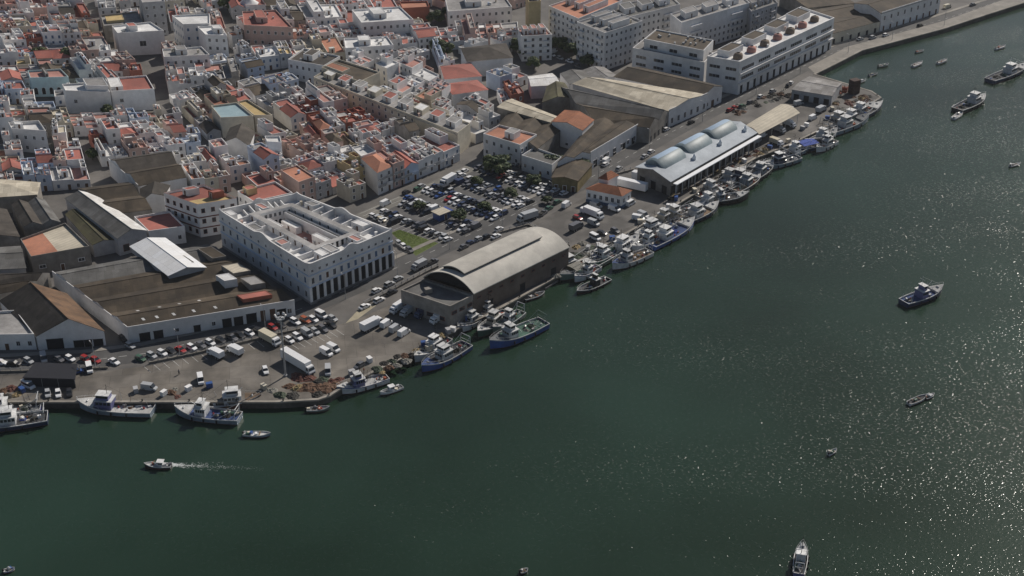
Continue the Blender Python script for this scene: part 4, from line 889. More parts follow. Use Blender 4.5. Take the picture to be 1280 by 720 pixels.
def town_house(q, px, py, seed, place, group):
    r = random.Random(seed)
    hint = min(HINTS, key=lambda h: (h[0] - px) ** 2 + ((h[1] - py) * 1.8) ** 2)
    dist = math.hypot(hint[0] - px, (hint[1] - py) * 1.8)
    if dist < 26 and r.random() < .85:
        wall, roof = hint[2], hint[3]
        if wall == 'red' and r.random() < .7: wall = r.choice(['pink', 'white'])
        if wall in ('pink', 'yellow', 'cream', 'orange') and r.random() < .45: wall = 'white'
        if roof == 'orange' and r.random() < .5: roof = 'red'
    else: wall, roof = r.choices(['white', 'white', 'white', 'cream', 'pink', 'grey', 'blue'], k=1)[0], r.choices(['red', 'grey', 'pink', 'white', 'orange', 'brown', 'beige'], [7, 3, 5, 2.5, 3, 1.5, 1])[0]
    if roof == 'pink' and r.random() < .4: roof = 'grey'
    fl = r.choices([1, 2, 3], [.42, .50, .08])[0]
    if place.endswith('facing the car park'): fl = r.choice([2, 3])
    h = fl * 2.9 + r.uniform(.3, 1.0); c = centre(q); off = (*c, 0)
    lay = r.choice(['full', 'patio', 'wing', 'step'] + ['multi'] * 6)
    if math.dist(q[0], q[3]) < 10: lay = r.choice(['full', 'step', 'multi'])
    roofn = RN[roof]; gab = roof in ('brown', 'dark') or (roof in ('red', 'orange') and r.random() < .22)
    label = '%s %s-storey house, %s %s, %s' % (WN[wall], ('one', 'two', 'three')[fl - 1], roofn, 'pitched roof' if gab else 'terrace', place)
    root = empty('town_house', (*c, 0), label, 'house', group)
    wm, rm, r2 = MB(), MB(), MB(); q = inset(q, r.uniform(.03, .12))
    par = r.uniform(.5, 1.1); other = r.choice(['grey', 'red', 'pink', 'white', 'grey', roof])
    cop = r.random() < .25
    if gab:
        for i in range(4): wm.face([(*q[i], 0), (*q[(i + 1) % 4], 0), (*q[(i + 1) % 4], h), (*q[i], h)])
        k = .62
        s1, s2 = sub(q, 0, 1, 0, k), sub(q, 0, 1, k, 1)
        al = r.choice('uv')
        if r.random() < .35: hip(rm, s1, h, 1.8, .2)
        else: gable(rm, wm, s1, h, 1.7, al, .2)
        m_ = MB(); vol(m_, r2, s2, h - .3, h + .4, .6); m_.build('back_wing', WALL[wall], root, off)
        top = [(s2, h + .4)]
    elif lay == 'multi':      # rooms and terraces at several heights
        us = [0, r.uniform(.35, .65), 1]; nv = 3 if math.dist(q[0], q[3]) > 12 else 2
        vs = [0] + [(i + r.uniform(-.15, .15)) / nv for i in range(1, nv)] + [1]; top = []
        for i in range(2):
            for j in range(nv):
                if j == 0: hh = h + r.choice([0, 0, .4, -.5])
                else: hh = max(2.8, h + r.choice([-3.2, -3.2, -.6, 0, .5, 2.7, -h + .4]))
                s = sub(q, us[i] + .004 * i, us[i + 1], vs[j] + (.004 if j else 0), vs[j + 1])
                cell = MB(); vol(wm, cell, s, 0, hh, r.uniform(.45, 1.0), .2, coping=cop)
                cell.build('roof', ROOF[roof if (i == 0 and j == 0) or r.random() < .5 else r.choice([other, 'red', 'pink', 'pink', 'red', 'white'])], root, off)
                if hh > 3 or not top: top.append((inset(s, .5), hh))
        top = top[:1] + r.sample(top[1:], min(2, len(top) - 1))
    elif lay == 'full':
        vol(wm, rm, q, 0, h, par, coping=cop); top = [(inset(q, .3), h)]
    elif lay == 'patio':
        # a light well between the front and back halves
        f0, f1, uu = r.uniform(.34, .42), r.uniform(.56, .66), r.uniform(.35, .6)
        vol(wm, rm, sub(q, 0, 1, 0, f0), 0, h, par, coping=cop); vol(wm, r2, sub(q, 0, 1, f1, 1), 0, max(3.0, h - r.choice([0.4, 3.2])), par * .8)
        cell = MB(); vol(wm, cell, sub(q, uu, 1, f0 + .004, f1 - .004), 0, h - .45, .5); cell.build('roof', ROOF[roof], root, off)
        wm.face([(*p, .3) for p in sub(q, 0, uu, f0, f1)])
        top = [(sub(q, .04, .96, .03, f0 - .03), h), (sub(q, uu + .05, .95, f0 + .03, f1 - .03), h - .45)]
    elif lay == 'wing':
        vol(wm, rm, sub(q, 0, 1, 0, .5), 0, h, par, coping=cop); vol(wm, r2, sub(q, 0, .62, .505, 1), 0, max(3, h - 3.0), .6); cell = MB(); vol(wm, cell, sub(q, .625, 1, .505, 1), 0, 3.0, .5); cell.build('roof', ROOF['grey'], root, off)
        top = [(sub(q, .04, .96, .03, .47), h)]
    else:
        vol(wm, rm, q, 0, h, par, coping=cop); u = r.uniform(.35, .65); s = sub(inset(q, .34), *((0, u) if r.random() < .5 else (u, 1)), r.choice([0.0, .4]), 1)
        m_ = MB(); vol(m_, r2, s, h - .02, h + 2.9, .6); o_ = m_.build('upper_floor', WALL[wall], root, off)
        if r.random() < .7: opening(o_, s[0], s[1], .5, h + .05, 1.0, 2.1, 'door', off=c)
        top = [(s, h + 2.9)]
    wm.build('wall', [WALL[wall], r.choice([ROOF['tile'], TRIM, ROOF['pink']]) if cop else WALL[wall]], root, off)
    if rm.f: rm.build('roof', ROOF[roof], root, off)
    if r2.f: r2.build('roof', ROOF[other], root, off)
    s, z = top[0]
    if not gab and lay != 'step' and r.random() < .8:
        u, v = r.uniform(.02, .6), r.uniform(.05, .5); wu = math.dist(s[0], s[1]); wv = math.dist(s[0], s[3])
        roof_box(root, c, s, u, min(u + 2.6 / wu, .98), v, min(v + 2.4 / wv, .97), z, z + 2.4, wall if r.random() < .7 else 'white', r.choice(['red', 'grey', 'white', roof]))
    for s, z in top:
        for _ in range(r.choice([1, 2, 2, 3])): roof_units(root, c, s, z, 1, r)
        if not gab and r.random() < .45:     # low wall across the terrace
            t = r.uniform(.3, .7); m_ = MB(); m_.prism(sub(s, t - .012, t + .012, .02, .98), z - .01, z + r.uniform(.8, 1.5)); m_.build('terrace_wall', WALL[wall], root, off)
    kind = r.choice(['window', 'window', 'shutter'])
    facade(root, q[0], q[1], c, fl, 2.9, 2.9, 1.0, 1.5, kind, r=r, maxn=9)
    if place.endswith('facing the car park'):
        A, B = q[0], q[1]; d = Vector((B[0] - A[0], B[1] - A[1])).normalized(); nx, ny = d.y, -d.x; L_ = math.dist(A, B)
        for f in range(1, fl):
            for t in (.22, .7):
                x, y = A[0] + (B[0] - A[0]) * t, A[1] + (B[1] - A[1]) * t; ww = 1.6
                m_ = MB(); z = f * 2.9 + .3; pl = lambda e, o: (x + d.x * e + nx * o, y + d.y * e + ny * o)
                m_.prism([pl(-ww, 1.0), pl(ww, 1.0), pl(ww, .02), pl(-ww, .02)], z, z + .18); m_.prism([pl(-ww, 1.0), pl(ww, 1.0), pl(ww, .94), pl(-ww, .94)], z + .18, z + 1.1)
                m_.build('balcony', STEEL if r.random() < .5 else WALL[wall], root, off)
    return root
BLOCKS = [ # front-left, front-right, back-right, back-left (roof level), rows, lots, where, z
 ([(-34, 70), (138, 64), (98, -8), (-84, -6)], 5, 7, 'of the far-left quarter'),
 ([(-34, 116), (196, 106), (158, 72), (-44, 78)], 2, 10, 'beside the turquoise house'),
 ([(0, 158), (208, 150), (190, 116), (-12, 124)], 2, 9, 'around the stepped white building'),
 ([(-14, 226), (112, 218), (96, 170), (-24, 174)], 3, 6, 'above the beige hip-roofed shed'),
 ([(124, 192), (252, 180), (216, 150), (108, 160)], 2, 6, 'behind the dark brown shed'),
 ([(240, 228), (288, 222), (256, 184), (214, 190)], 2, 3, 'above the red-trimmed corner house'),
 ([(258, 160), (332, 142), (284, 96), (210, 112)], 3, 5, 'around the teal glass roof'),
 ([(210, 104), (300, 92), (272, 6), (188, 8)], 5, 5, 'below the tall grey-white block'),
 ([(364, 148), (452, 130), (382, 76), (296, 98)], 3, 5, 'left of the cream building'),
 ([(325, 74), (545, 46), (510, -8), (280, -8)], 4, 11, 'around the white canopy'),
 ([(374, 240), (460, 210), (352, 154), (270, 166)], 5, 5, 'behind the courtyard building'),
 ([(448, 236), (600, 174), (566, 162), (418, 204)], 1, 9, 'facing the car park'),
 ([(416, 202), (562, 160), (500, 130), (374, 150)], 3, 9, 'behind the car park front'),
 ([(414, 84), (586, 150), (628, 118), (484, 52)], 4, 9, 'behind the long cream building'),
 ([(548, 74), (652, 60), (644, 2), (524, 8)], 3, 6, 'near the dark hip-roofed house'),
 ([(598, 156), (672, 140), (640, 98), (596, 112)], 2, 4, 'below the dark hip-roofed house')]
used_c = []; nh = 0
for bi, (px, rows, lots, where) in enumerate(BLOCKS):
    bq = Q(px, 6.0)
    for j in range(rows):
        br = random.Random(100 * bi + j); cuts = [0]
        for i in range(lots): cuts.append(cuts[-1] + br.uniform(.7, 1.35))
        cuts = [x / cuts[-1] for x in cuts]
        gap = .0 if j % 2 == 0 else .10       # a street after every second row
        v0, v1 = j / rows, (j + 1 - gap) / rows
        for i in range(lots):
            q = sub(bq, cuts[i], cuts[i + 1], v0, v1); q = [(x + br.uniform(-.25, .25), y + br.uniform(-.25, .25)) for x, y in q]
            c = centre(q); pts = [c] + sub(q, .15, .85, .15, .85)
            if any(inside(p, f) for f in FOOT for p in pts) or any(inside(centre(f), q) for f in FOOT) or any(inside(p, f) for f in used_c for p in pts): continue
            used_c.append(q)
            # where the house stands on the photograph
            dx, dy, dz = c[0], c[1], 6 - HC; zc = dy * CP - dz * SP
            sx, sy = 640 + F * dx / zc, 360 - F * (dy * SP + dz * CP) / zc
            if sx < -45 or sy < -22: continue
            place = '%s in %s row %s' % (ordn(i), ordn(j), where) if rows > 1 else '%s %s' % (ordn(i), where)
            town_house(q, sx, sy, 1000 * bi + 50 * j + i, place, 'whitewashed town houses'); nh += 1
# ground-level corridors of the streets one can see into
for line in ([(162, 70), (210, 136), (258, 166), (286, 192), (376, 244)], [(284, 100), (330, 130), (366, 146)], [(384, 100), (480, 144), (574, 182)], [(440, 262), (520, 232), (600, 196)], [(205, 20), (212, 62)], [(320, 52), (346, 90)]):
    lw = [P(x, y) for x, y in line]
    for a, b in zip(lw, lw[1:]):
        A, B = offset_line([a, b], -2.2), offset_line([a, b], 2.2); FOOT.append([A[0], A[1], B[1], B[0]])
TOWN = Q([(-30, 240), (-30, -14), (640, -14), (662, 60), (655, 130), (604, 178), (470, 238), (376, 246), (300, 232), (235, 226), (120, 230)], 3)
NEAR = [((110, 60), 'the blank-walled white building'), ((60, 110), 'the turquoise house'), ((160, 125), 'the stepped white building'), ((60, 200), 'the white cube-shaped house'), ((230, 200), 'the dark brown shed'), ((250, 60), 'the tall grey-white block'), ((300, 130), 'the teal glass roof'), ((380, 40), 'the white canopy'), ((320, 215), 'the courtyard building'), ((430, 180), 'the car park front'), ((480, 100), 'the cream building'), ((600, 60), 'the hip-roofed house'), ((610, 130), 'the red tiled roofs')]
ir = random.Random(77); infill = []
def pix(c, z=6):
    zc = c[1] * CP - (z - HC) * SP
    return 640 + F * c[0] / zc, 360 - F * (c[1] * SP + (z - HC) * CP) / zc
for size in (1.0, .8, .65):
    for _ in range(5000):
        if len(infill) >= 300 - nh - 4: break
        px, py = ir.uniform(-30, 655), ir.uniform(-12, 240); c = P(px, py, 6)
        if not inside(c, TOWN): continue
        ang = R(17 + 25 * min(1, max(0, (px - 160) / 280))); u, v = (math.cos(ang), math.sin(ang)), (-math.sin(ang), math.cos(ang))
        a, b = ir.uniform(4.2, 5.6) * size, ir.uniform(5, 7) * size
        q = [(c[0] + u[0] * s * a + v[0] * t * b, c[1] + u[1] * s * a + v[1] * t * b) for s, t in ((-1, -1), (1, -1), (1, 1), (-1, 1))]
        big = inset(q, -.7); pts = [quad(big, i / 4, j / 4) for i in range(5) for j in range(5)]
        if any(math.dist(centre(f), c) < 60 and (any(inside(p, f) for p in pts) or any(inside(p, big) for p in f)) for f in FOOT + used_c): continue
        used_c.append(q); infill.append((px, py, q))
byl = {}
for it in infill: byl.setdefault(min(NEAR, key=lambda n_: math.dist(n_[0], it[:2]))[1], []).append(it)
for k, its in byl.items():
    for i, (px, py, q) in enumerate(sorted(its, key=lambda t: t[0])):
        town_house(q, px, py, 90000 + int(px * 7 + py), '%s from left near %s' % (ordn(i), k), 'detached town houses'); nh += 1
print('town houses', nh, 'infill', len(infill))
# ---------------------------------------------------------------- vehicles
def paint(name, c, rough=.3): return mat(name, c, tuple(x * .93 for x in c), 1.0, rough=rough, spec=.5, vary=.08)
PAINT = {'white': paint('white_car_paint', (.74, .74, .74)), 'silver': paint('silver_car_paint', (.40, .41, .42)), 'black': paint('black_car_paint', (.025, .025, .028)), 'grey': paint('grey_car_paint', (.13, .13, .14)),
 'red': paint('red_car_paint', (.32, .03, .03)), 'blue': paint('blue_car_paint', (.04, .09, .26)), 'green': paint('green_car_paint', (.05, .11, .07)), 'orange': paint('rust_red_paint', (.34, .10, .05)), 'beige': paint('beige_paint', (.55, .50, .38)), 'navy': paint('navy_paint', (.03, .045, .10))}
GLASS = mat('tinted_car_glass', (.025, .03, .035), None, 1, rough=.08, spec=.6, vary=0)
def loft(m, secs, mi=0, cap=True):
    """cross-sections (x, half width, z bottom, z top, top half width) joined along x"""
    rows = [[(x, -hw, zb), (x, hw, zb), (x, tw, zt), (x, -tw, zt)] for x, hw, zb, zt, tw in secs]
    m.grid(rows, mi, smooth=False, closed=True)
    if cap: m.face(rows[0][::-1], mi); m.face(rows[-1], mi)
VM = {}
def vehicle_meshes(kind, colour):
    k = (kind, colour)
    if k in VM: return VM[k]
    P_ = PAINT[colour]; b, gl = MB(), MB(); parts = []; wheels = []
    if kind in ('hatchback', 'saloon', 'estate'):
        L2 = {'hatchback': 2.0, 'saloon': 2.25, 'estate': 2.25}[kind]; rear = {'hatchback': -1.9, 'saloon': -1.55, 'estate': -2.15}[kind]; hz = 1.62 if kind == 'estate' else 1.46
        loft(b, [(-L2, .72, .38, .72, .66), (-L2 + .1, .84, .26, .90, .78), (-1.2, .87, .24, .95, .82), (.9, .87, .24, .92, .82), (L2 - .35, .84, .26, .78, .74), (L2, .72, .36, .60, .62)])
        x0, x1 = rear, .95
        rows = [[(x0, -.78, .93), (x1, -.78, .90), (x1, .78, .90), (x0, .78, .93)], [(x0 + .4, -.62, hz), (.25, -.62, hz), (.25, .62, hz), (x0 + .4, .62, hz)]]
        gl.grid(rows, 0, False, True)
        b.box(x0 + .36, .29, -.65, .65, hz, hz + .05)
        for s in (-1, 1):
            for xx in (x0 + .85, -.35): b.face([(xx, s * .79, .93), (xx + .12, s * .79, .93), (xx + .12, s * .635, hz), (xx, s * .635, hz)])
        wheels = [(-1.25, .78), (1.3, .78)]; wr = .31; parts = [('windows', gl, GLASS)]
    elif kind in ('van', 'minibus'):
        loft(b, [(-2.45, .92, .3, 2.05, .80), (-2.35, .96, .28, 2.15, .84), (.75, .96, .28, 2.15, .84)], 0)
        loft(b, [(.75, .96, .28, 1.25, .93), (1.7, .95, .28, 1.12, .90), (2.3, .90, .3, .95, .82), (2.45, .80, .38, .75, .72)], 0)
        rows = [[(.755, -.92, 1.26), (1.72, -.88, 1.13), (1.72, .88, 1.13), (.755, .92, 1.26)], [(.755, -.83, 2.08), (1.0, -.80, 2.08), (1.0, .80, 2.08), (.755, .83, 2.08)]]
        gl.grid(rows, 0, False, True); b.box(.70, 1.02, -.83, .83, 2.08, 2.16)
        if kind == 'minibus':
            for s in (-1, 1): gl.face([(-2.2, s * .972, 1.2), (.7, s * .972, 1.2), (.7, s * .90, 1.85), (-2.2, s * .90, 1.85)])
        wheels = [(-1.5, .88), (1.55, .88)]; wr = .35; parts = [('windows', gl, GLASS)]
    elif kind == 'pickup':
        loft(b, [(-2.5, .82, .4, .85, .82), (-.3, .86, .32, .9, .84), (.0, .88, .3, 1.0, .84), (1.3, .88, .3, .98, .84), (2.2, .85, .3, .88, .76), (2.5, .74, .4, .7, .66)])
        rows = [[(-.35, -.8, .98), (1.25, -.8, .96), (1.25, .8, .96), (-.35, .8, .98)], [(-.2, -.65, 1.65), (.6, -.65, 1.65), (.6, .65, 1.65), (-.2, .65, 1.65)]]
        gl.grid(rows, 0, False, True); b.box(-.25, .64, -.68, .68, 1.65, 1.70)
        ld = MB(); ld.box(-2.4, -.5, -.7, .7, .9, 1.25); parts = [('windows', gl, GLASS), ('load', ld, BLACK)]
        wheels = [(-1.5, .82), (1.5, .82)]; wr = .36
    elif kind in ('box truck', 'reefer truck', 'semi trailer', 'lone trailer'):
        LB, HB, cabx = {'box truck': (4.4, 2.9, 1.3), 'reefer truck': (6.6, 3.3, 2.3), 'semi trailer': (12.5, 3.9, 5.6), 'lone trailer': (12.5, 3.9, 0)}[kind]
        x0 = cabx - LB if cabx else -LB / 2; x1 = cabx if cabx else LB / 2; W2 = 1.1 if kind == 'box truck' else 1.25
        bx = MB(); bx.box(x0, x1, -W2, W2, .95, HB); 
        for i in range(1, int(LB / 1.2)): bx.box(x0 + i * 1.2 - .03, x0 + i * 1.2 + .03, -W2 - .03, W2 + .03, 1.0, HB + .02)
        b.box(x0 + .1, x1 + (2.0 if cabx else 0), -W2 * .8, W2 * .8, .5, .93)
        if cabx:
            cb_ = MB(); loft(cb_, [(x1 + .12, W2 - .05, .5, min(HB - .5, 2.9), W2 - .12), (x1 + 1.2, W2 - .05, .5, min(HB - .5, 2.9), W2 - .12), (x1 + 1.75, W2 - .07, .5, 1.65, W2 - .1), (x1 + 2.0, W2 - .1, .5, 1.2, W2 - .15)])
            zt = min(HB - .5, 2.9)
            gl.face([(x1 + 1.27, -W2 + .2, zt - .18), (x1 + 1.27, W2 - .2, zt - .18), (x1 + 1.76, W2 - .15, 1.72), (x1 + 1.76, -W2 + .15, 1.72)][::-1])
            for s in (-1, 1): gl.face([(x1 + .35, s * (W2 - .04), 1.6), (x1 + 1.3, s * (W2 - .04), 1.6), (x1 + 1.15, s * (W2 - .07), zt - .35), (x1 + .35, s * (W2 - .07), zt - .35)])
            parts = [('cargo_box', bx, P_), ('cab', cb_, P_ if colour != 'beige' else PAINT['white']), ('windows', gl, GLASS)]
        else: parts = [('cargo_box', bx, P_)]
        wr = .48; wheels = [(x0 + .9, W2 * .9), (x0 + 2.0, W2 * .9)] + ([(x1 + 1.0, W2 * .9)] if cabx else []); P_ = BLACK
    wm = MB(); wm.tube((0, -.12, 0), (0, .12, 0), wr, 0, 10); wm.tube((0, -.13, 0), (0, .13, 0), wr * .5, 1, 8)
    VM[k] = (b.mesh(kind.replace(' ', '_') + '_body', P_), [(n_, m_.mesh(n_, mm)) for n_, m_, mm in parts], wm.mesh('wheel', [BLACK, STEEL]), wheels, wr)
    return VM[k]
VNAME = {'hatchback': 'hatchback_car', 'saloon': 'saloon_car', 'estate': 'estate_car', 'van': 'delivery_van', 'minibus': 'minibus', 'pickup': 'pickup_truck', 'box truck': 'box_truck', 'reefer truck': 'cargo_truck', 'semi trailer': 'semi_truck', 'lone trailer': 'parked_trailer'}
VCAT = {'hatchback': 'car', 'saloon': 'car', 'estate': 'car', 'van': 'van', 'minibus': 'van', 'pickup': 'pickup', 'box truck': 'truck', 'reefer truck': 'truck', 'semi trailer': 'truck', 'lone trailer': 'trailer'}
CN = {'orange': 'rust-red', 'navy': 'dark blue'}
PARKED = []
def vehicle(kind, colour, xy, ang, label, group, z=.02):
    body, parts, wheel, wheels, wr = vehicle_meshes(kind, colour)
    root = link(VNAME[kind], body, None, (*xy, z), ang); tag(root, label, VCAT[kind], group)
    for n_, me in parts: link(n_, me, root)
    for x, y in wheels:
        for s in (-1, 1): link('wheel', wheel, root, (x, s * y, wr))
    PARKED.append(xy)
    return root
def heading(px, py, dx, dy):
    a, b = P(px, py), P(px + dx, py + dy); return math.atan2(b[1] - a[1], b[0] - a[0])
CARS = ['hatchback'] * 5 + ['saloon'] * 3 + ['estate'] * 3 + ['van']
COLS = ['white'] * 11 + ['silver'] * 8 + ['black'] * 6 + ['grey'] * 6 + ['navy'] * 4 + ['red', 'blue', 'beige']
KN = {'hatchback': 'hatchback', 'saloon': 'saloon', 'estate': 'estate car', 'van': 'van'}
# trees first (cars keep off their trunks)
TREES = [(623, 219, 8.5, 7, 'broad dark tree at the town end of the car park'), (596, 231, 4, 4.2, 'small tree by the light street edge of the car park'), (646, 200, 7, 5.5, 'bright green tree below the orange terrace house'), (690, 214, 7, 6, 'dark tree at the mossy shed corner'),
 (668, 232, 5.5, 5, 'round tree near the road end of the last car rows'), (640, 247, 5, 4.6, 'olive tree in the middle of the car park'), (606, 264, 4.5, 4.4, 'yellow-green tree near the road end of middle rows'), (575, 276, 5.5, 5, 'green tree beside the blue kiosk'), (524, 262, 4, 4, 'small tree among the first car rows'),
 (722, 214, 6.5, 5.5, 'dark tree against the yellowish shed wall'), (684, 254, 3.5, 3.4, 'small round dark tree on the road side')]
tree_xy = [(P(x, y), r_) for x, y, h, r_, l in TREES]
cp0, cp1, cp2 = P(545, 312), P(716, 233), P(606, 205)   # road-side corners and town corner of the car park
vdir = Vector((cp1[0] - cp0[0], cp1[1] - cp0[1])); VL = vdir.length; vdir.normalize()
udir = Vector((-vdir.y, vdir.x))
kiosk = P(553, 272)
cr = random.Random(5); row_off = []; t = 3.0
while t < VL + 6: row_off += [t, t + 5.2]; t += 14.6
cpoly = Q([(462, 275), (540, 232), (600, 208), (650, 196), (700, 214), (722, 228), (700, 240), (655, 259), (598, 284), (556, 305), (540, 298), (500, 284)], 0)
nc = 0
for ri, ro in enumerate(row_off):
    idx = 0
    for s_ in range(30):
        x, y = cp0[0] + vdir.x * ro + udir.x * (s_ * 2.45 + 2), cp0[1] + vdir.y * ro + udir.y * (s_ * 2.45 + 2)
        if not inside((x, y), cpoly): continue
        if any(math.dist((x, y), p) < 1.9 for p, _ in tree_xy) or math.dist((x, y), kiosk) < 7 or cr.random() < .03: continue
        kind, colr = cr.choice(CARS), cr.choice(COLS)
        a = math.atan2(vdir.y, vdir.x) + (math.pi if ri % 2 == 0 else 0) + cr.uniform(-.05, .05) + (math.pi if cr.random() < .25 else 0)
        vehicle(kind, colr, (x + cr.uniform(-.2, .2), y + cr.uniform(-.2, .2)), a, '%s %s, %s from the road in %s row of the car park' % (CN.get(colr, colr), KN[kind], ordn(idx), ordn(ri)), 'cars in the car park'); idx += 1; nc += 1
print('car park', nc)
def line_of(place, group, items):
    """items: (kind, colour, px, py, heading dx, dy)"""
    cnt = {}
    for kind, colr, px, py, dx, dy in items:
        key = (kind, colr); cnt[key] = cnt.get(key, 0) + 1
    seen = {}
    for kind, colr, px, py, dx, dy in items:
        key = (kind, colr); i = seen.get(key, 0); seen[key] = i + 1
        nm = '%s %s' % (CN.get(colr, colr), KN.get(kind, kind))
        pre = nm if cnt[key] == 1 else '%s %s' % (ordn(i), nm)
        suf = 'the only one' if cnt[key] == 1 else 'from the left'
        vehicle(kind, colr, P(px, py), heading(px, py, dx, dy), '%s %s' % (pre, place) if cnt[key] == 1 else '%s %s, %s' % (pre, place, suf), group)
Q1 = 'vehicles parked on the fishing quay'
line_of('on the open quay by the tall light mast', Q1, [
 ('van', 'white', 251, 477, 2, 10), ('hatchback', 'white', 332, 465, 3, 8), ('semi trailer', 'white', 372, 458, 40, 24), ('van', 'white', 408, 443, 20, 10), ('van', 'white', 417, 438, 20, 10), ('van', 'silver', 410, 466, 0, 10), ('hatchback', 'grey', 449, 459, -10, 6), ('reefer truck', 'beige', 338, 428, 20, 11),
 ('box truck', 'white', 270, 446, -18, -9), ('box truck', 'white', 294, 442, -18, -9), ('van', 'silver', 187, 487, 20, 3)])
line_of('parked in a row inside the port fence', Q1, [
 ('hatchback', 'white', 362, 427, 10, 6), ('estate', 'white', 372, 423, 10, 6), ('van', 'silver', 384, 419, 10, 6), ('hatchback', 'silver', 394, 416, 10, 6), ('estate', 'grey', 404, 413, 10, 6), ('hatchback', 'black', 415, 408, 10, 6)])
line_of('near the brown hall annex', Q1, [
 ('reefer truck', 'white', 465, 410, 18, -9), ('van', 'white', 483, 407, 12, -8), ('van', 'silver', 494, 413, 12, -8), ('van', 'white', 505, 418, 12, -8), ('box truck', 'white', 497, 389, -14, 9), ('box truck', 'silver', 510, 393, -14, 9), ('box truck', 'navy', 528, 395, -14, 9), ('box truck', 'white', 548, 402, -16, 8)])
line_of('parked along the road side of the port fence', Q1, [
 ('hatchback', 'green', 176, 450, 14, 6), ('hatchback', 'silver', 190, 446, 12, 6), ('hatchback', 'white', 203, 443, 12, 6), ('hatchback', 'black', 214, 441, 12, 6), ('saloon', 'red', 226, 439, 12, 6), ('hatchback', 'white', 240, 436, 12, 6), ('saloon', 'grey', 251, 433, 12, 6), ('hatchback', 'white', 263, 430, 12, 6), ('hatchback', 'black', 276, 427, 12, 6), ('pickup', 'grey', 290, 424, 12, 6), ('saloon', 'black', 300, 421, 12, 6), ('hatchback', 'white', 312, 418, 12, 6), ('estate', 'black', 324, 416, 12, 6), ('hatchback', 'red', 341, 411, 12, 6), ('saloon', 'black', 351, 408, 12, 6), ('estate', 'white', 369, 404, 12, 6), ('estate', 'orange', 382, 402, 12, 6), ('hatchback', 'white', 392, 401, 12, 6), ('minibus', 'white', 402, 396, 12, 6), ('hatchback', 'silver', 416, 400, 12, 6)])
line_of('by the dark canopy on the left quay', Q1, [
 ('minibus', 'white', 36, 484, 16, 8), ('hatchback', 'silver', 60, 494, 1, 8), ('hatchback', 'white', 73, 494, 1, 8), ('hatchback', 'black', 87, 493, 0, 8), ('van', 'white', 112, 463, 2, 8), ('hatchback', 'blue', 97, 466, 16, -3), ('estate', 'red', 108, 451, 12, 6), ('hatchback', 'red', 120, 452, 12, 6), ('saloon', 'white', 143, 454, 16, 8), ('hatchback', 'white', 88, 450, 14, 7), ('hatchback', 'grey', 74, 451, 14, 7), ('van', 'silver', 55, 450, 2, 8), ('hatchback', 'silver', 36, 453, 14, 7), ('saloon', 'black', 18, 456, 14, 2), ('hatchback', 'white', 2, 455, 14, 2), ('hatchback', 'black', 154, 425, 12, 12), ('hatchback', 'silver', 163, 434, 12, 6)])
line_of('on the waterfront road beside the port fence', 'cars on the waterfront road', [
 ('saloon', 'white', 456, 385, 14, -7), ('estate', 'white', 474, 377, 14, -7), ('hatchback', 'white', 471, 365, 14, -7), ('estate', 'silver', 487, 357, 14, -7), ('hatchback', 'silver', 498, 350, 14, -7), ('box truck', 'silver', 524, 336, -14, 7), ('pickup', 'grey', 541, 329, 14, -7), ('saloon', 'grey', 580, 310, 14, -7), ('hatchback', 'navy', 588, 305, 14, -7), ('hatchback', 'silver', 599, 300, 14, -7), ('hatchback', 'black', 609, 297, 14, -7), ('saloon', 'white', 620, 297, 14, -7), ('hatchback', 'white', 624, 288, 14, -7), ('saloon', 'black', 490, 367, 14, -7)])
line_of('beside the lawn and courtyard building', 'cars on the waterfront road', [
 ('hatchback', 'silver', 499, 306, 10, 8), ('hatchback', 'white', 505, 310, 10, 8), ('hatchback', 'grey', 512, 314, 10, 8)])
line_of('in the yard between the two halls', Q1, [
 ('reefer truck', 'silver', 659, 275, -16, 5), ('pickup', 'grey', 679, 268, 8, -6), ('saloon', 'green', 686, 262, 10, -6), ('van', 'white', 708, 258, 14, -10), ('hatchback', 'white', 705, 243, 12, -5), ('hatchback', 'green', 697, 254, 12, -6), ('van', 'white', 733, 267, 20, 5), ('reefer truck', 'white', 742, 271, 20, 8), ('van', 'silver', 745, 259, 16, 5), ('van', 'white', 768, 263, 16, 5), ('box truck', 'grey', 720, 287, 16, -8), ('van', 'silver', 742, 281, 16, 6), ('minibus', 'white', 744, 299, 16, 8), ('hatchback', 'black', 752, 293, 14, 3), ('hatchback', 'grey', 769, 290, 12, 6), ('minibus', 'white', 788, 256, 14, -8), ('van', 'white', 798, 275, 16, 3), ('van', 'silver', 804, 271, 14, 6), ('lone trailer', 'white', 790, 237, 22, 5), ('lone trailer', 'white', 808, 229, 22, 6), ('van', 'navy', 824, 237, 10, 3), ('hatchback', 'red', 722, 274, 14, 5)])
line_of('parked on the road by the blue-vaulted hall', 'cars on the waterfront road', [
 ('hatchback', 'white', 757, 207, 12, -7), ('van', 'white', 758, 203, 12, -8), ('hatchback', 'silver', 774, 212, 10, -7), ('saloon', 'silver', 806, 197, 12, -7), ('hatchback', 'white', 814, 191, 12, -7), ('hatchback', 'white', 833, 163, 12, -6), ('hatchback', 'black', 864, 154, 12, -6), ('hatchback', 'red', 912, 139, 12, -6), ('saloon', 'red', 918, 136, 12, -6)])
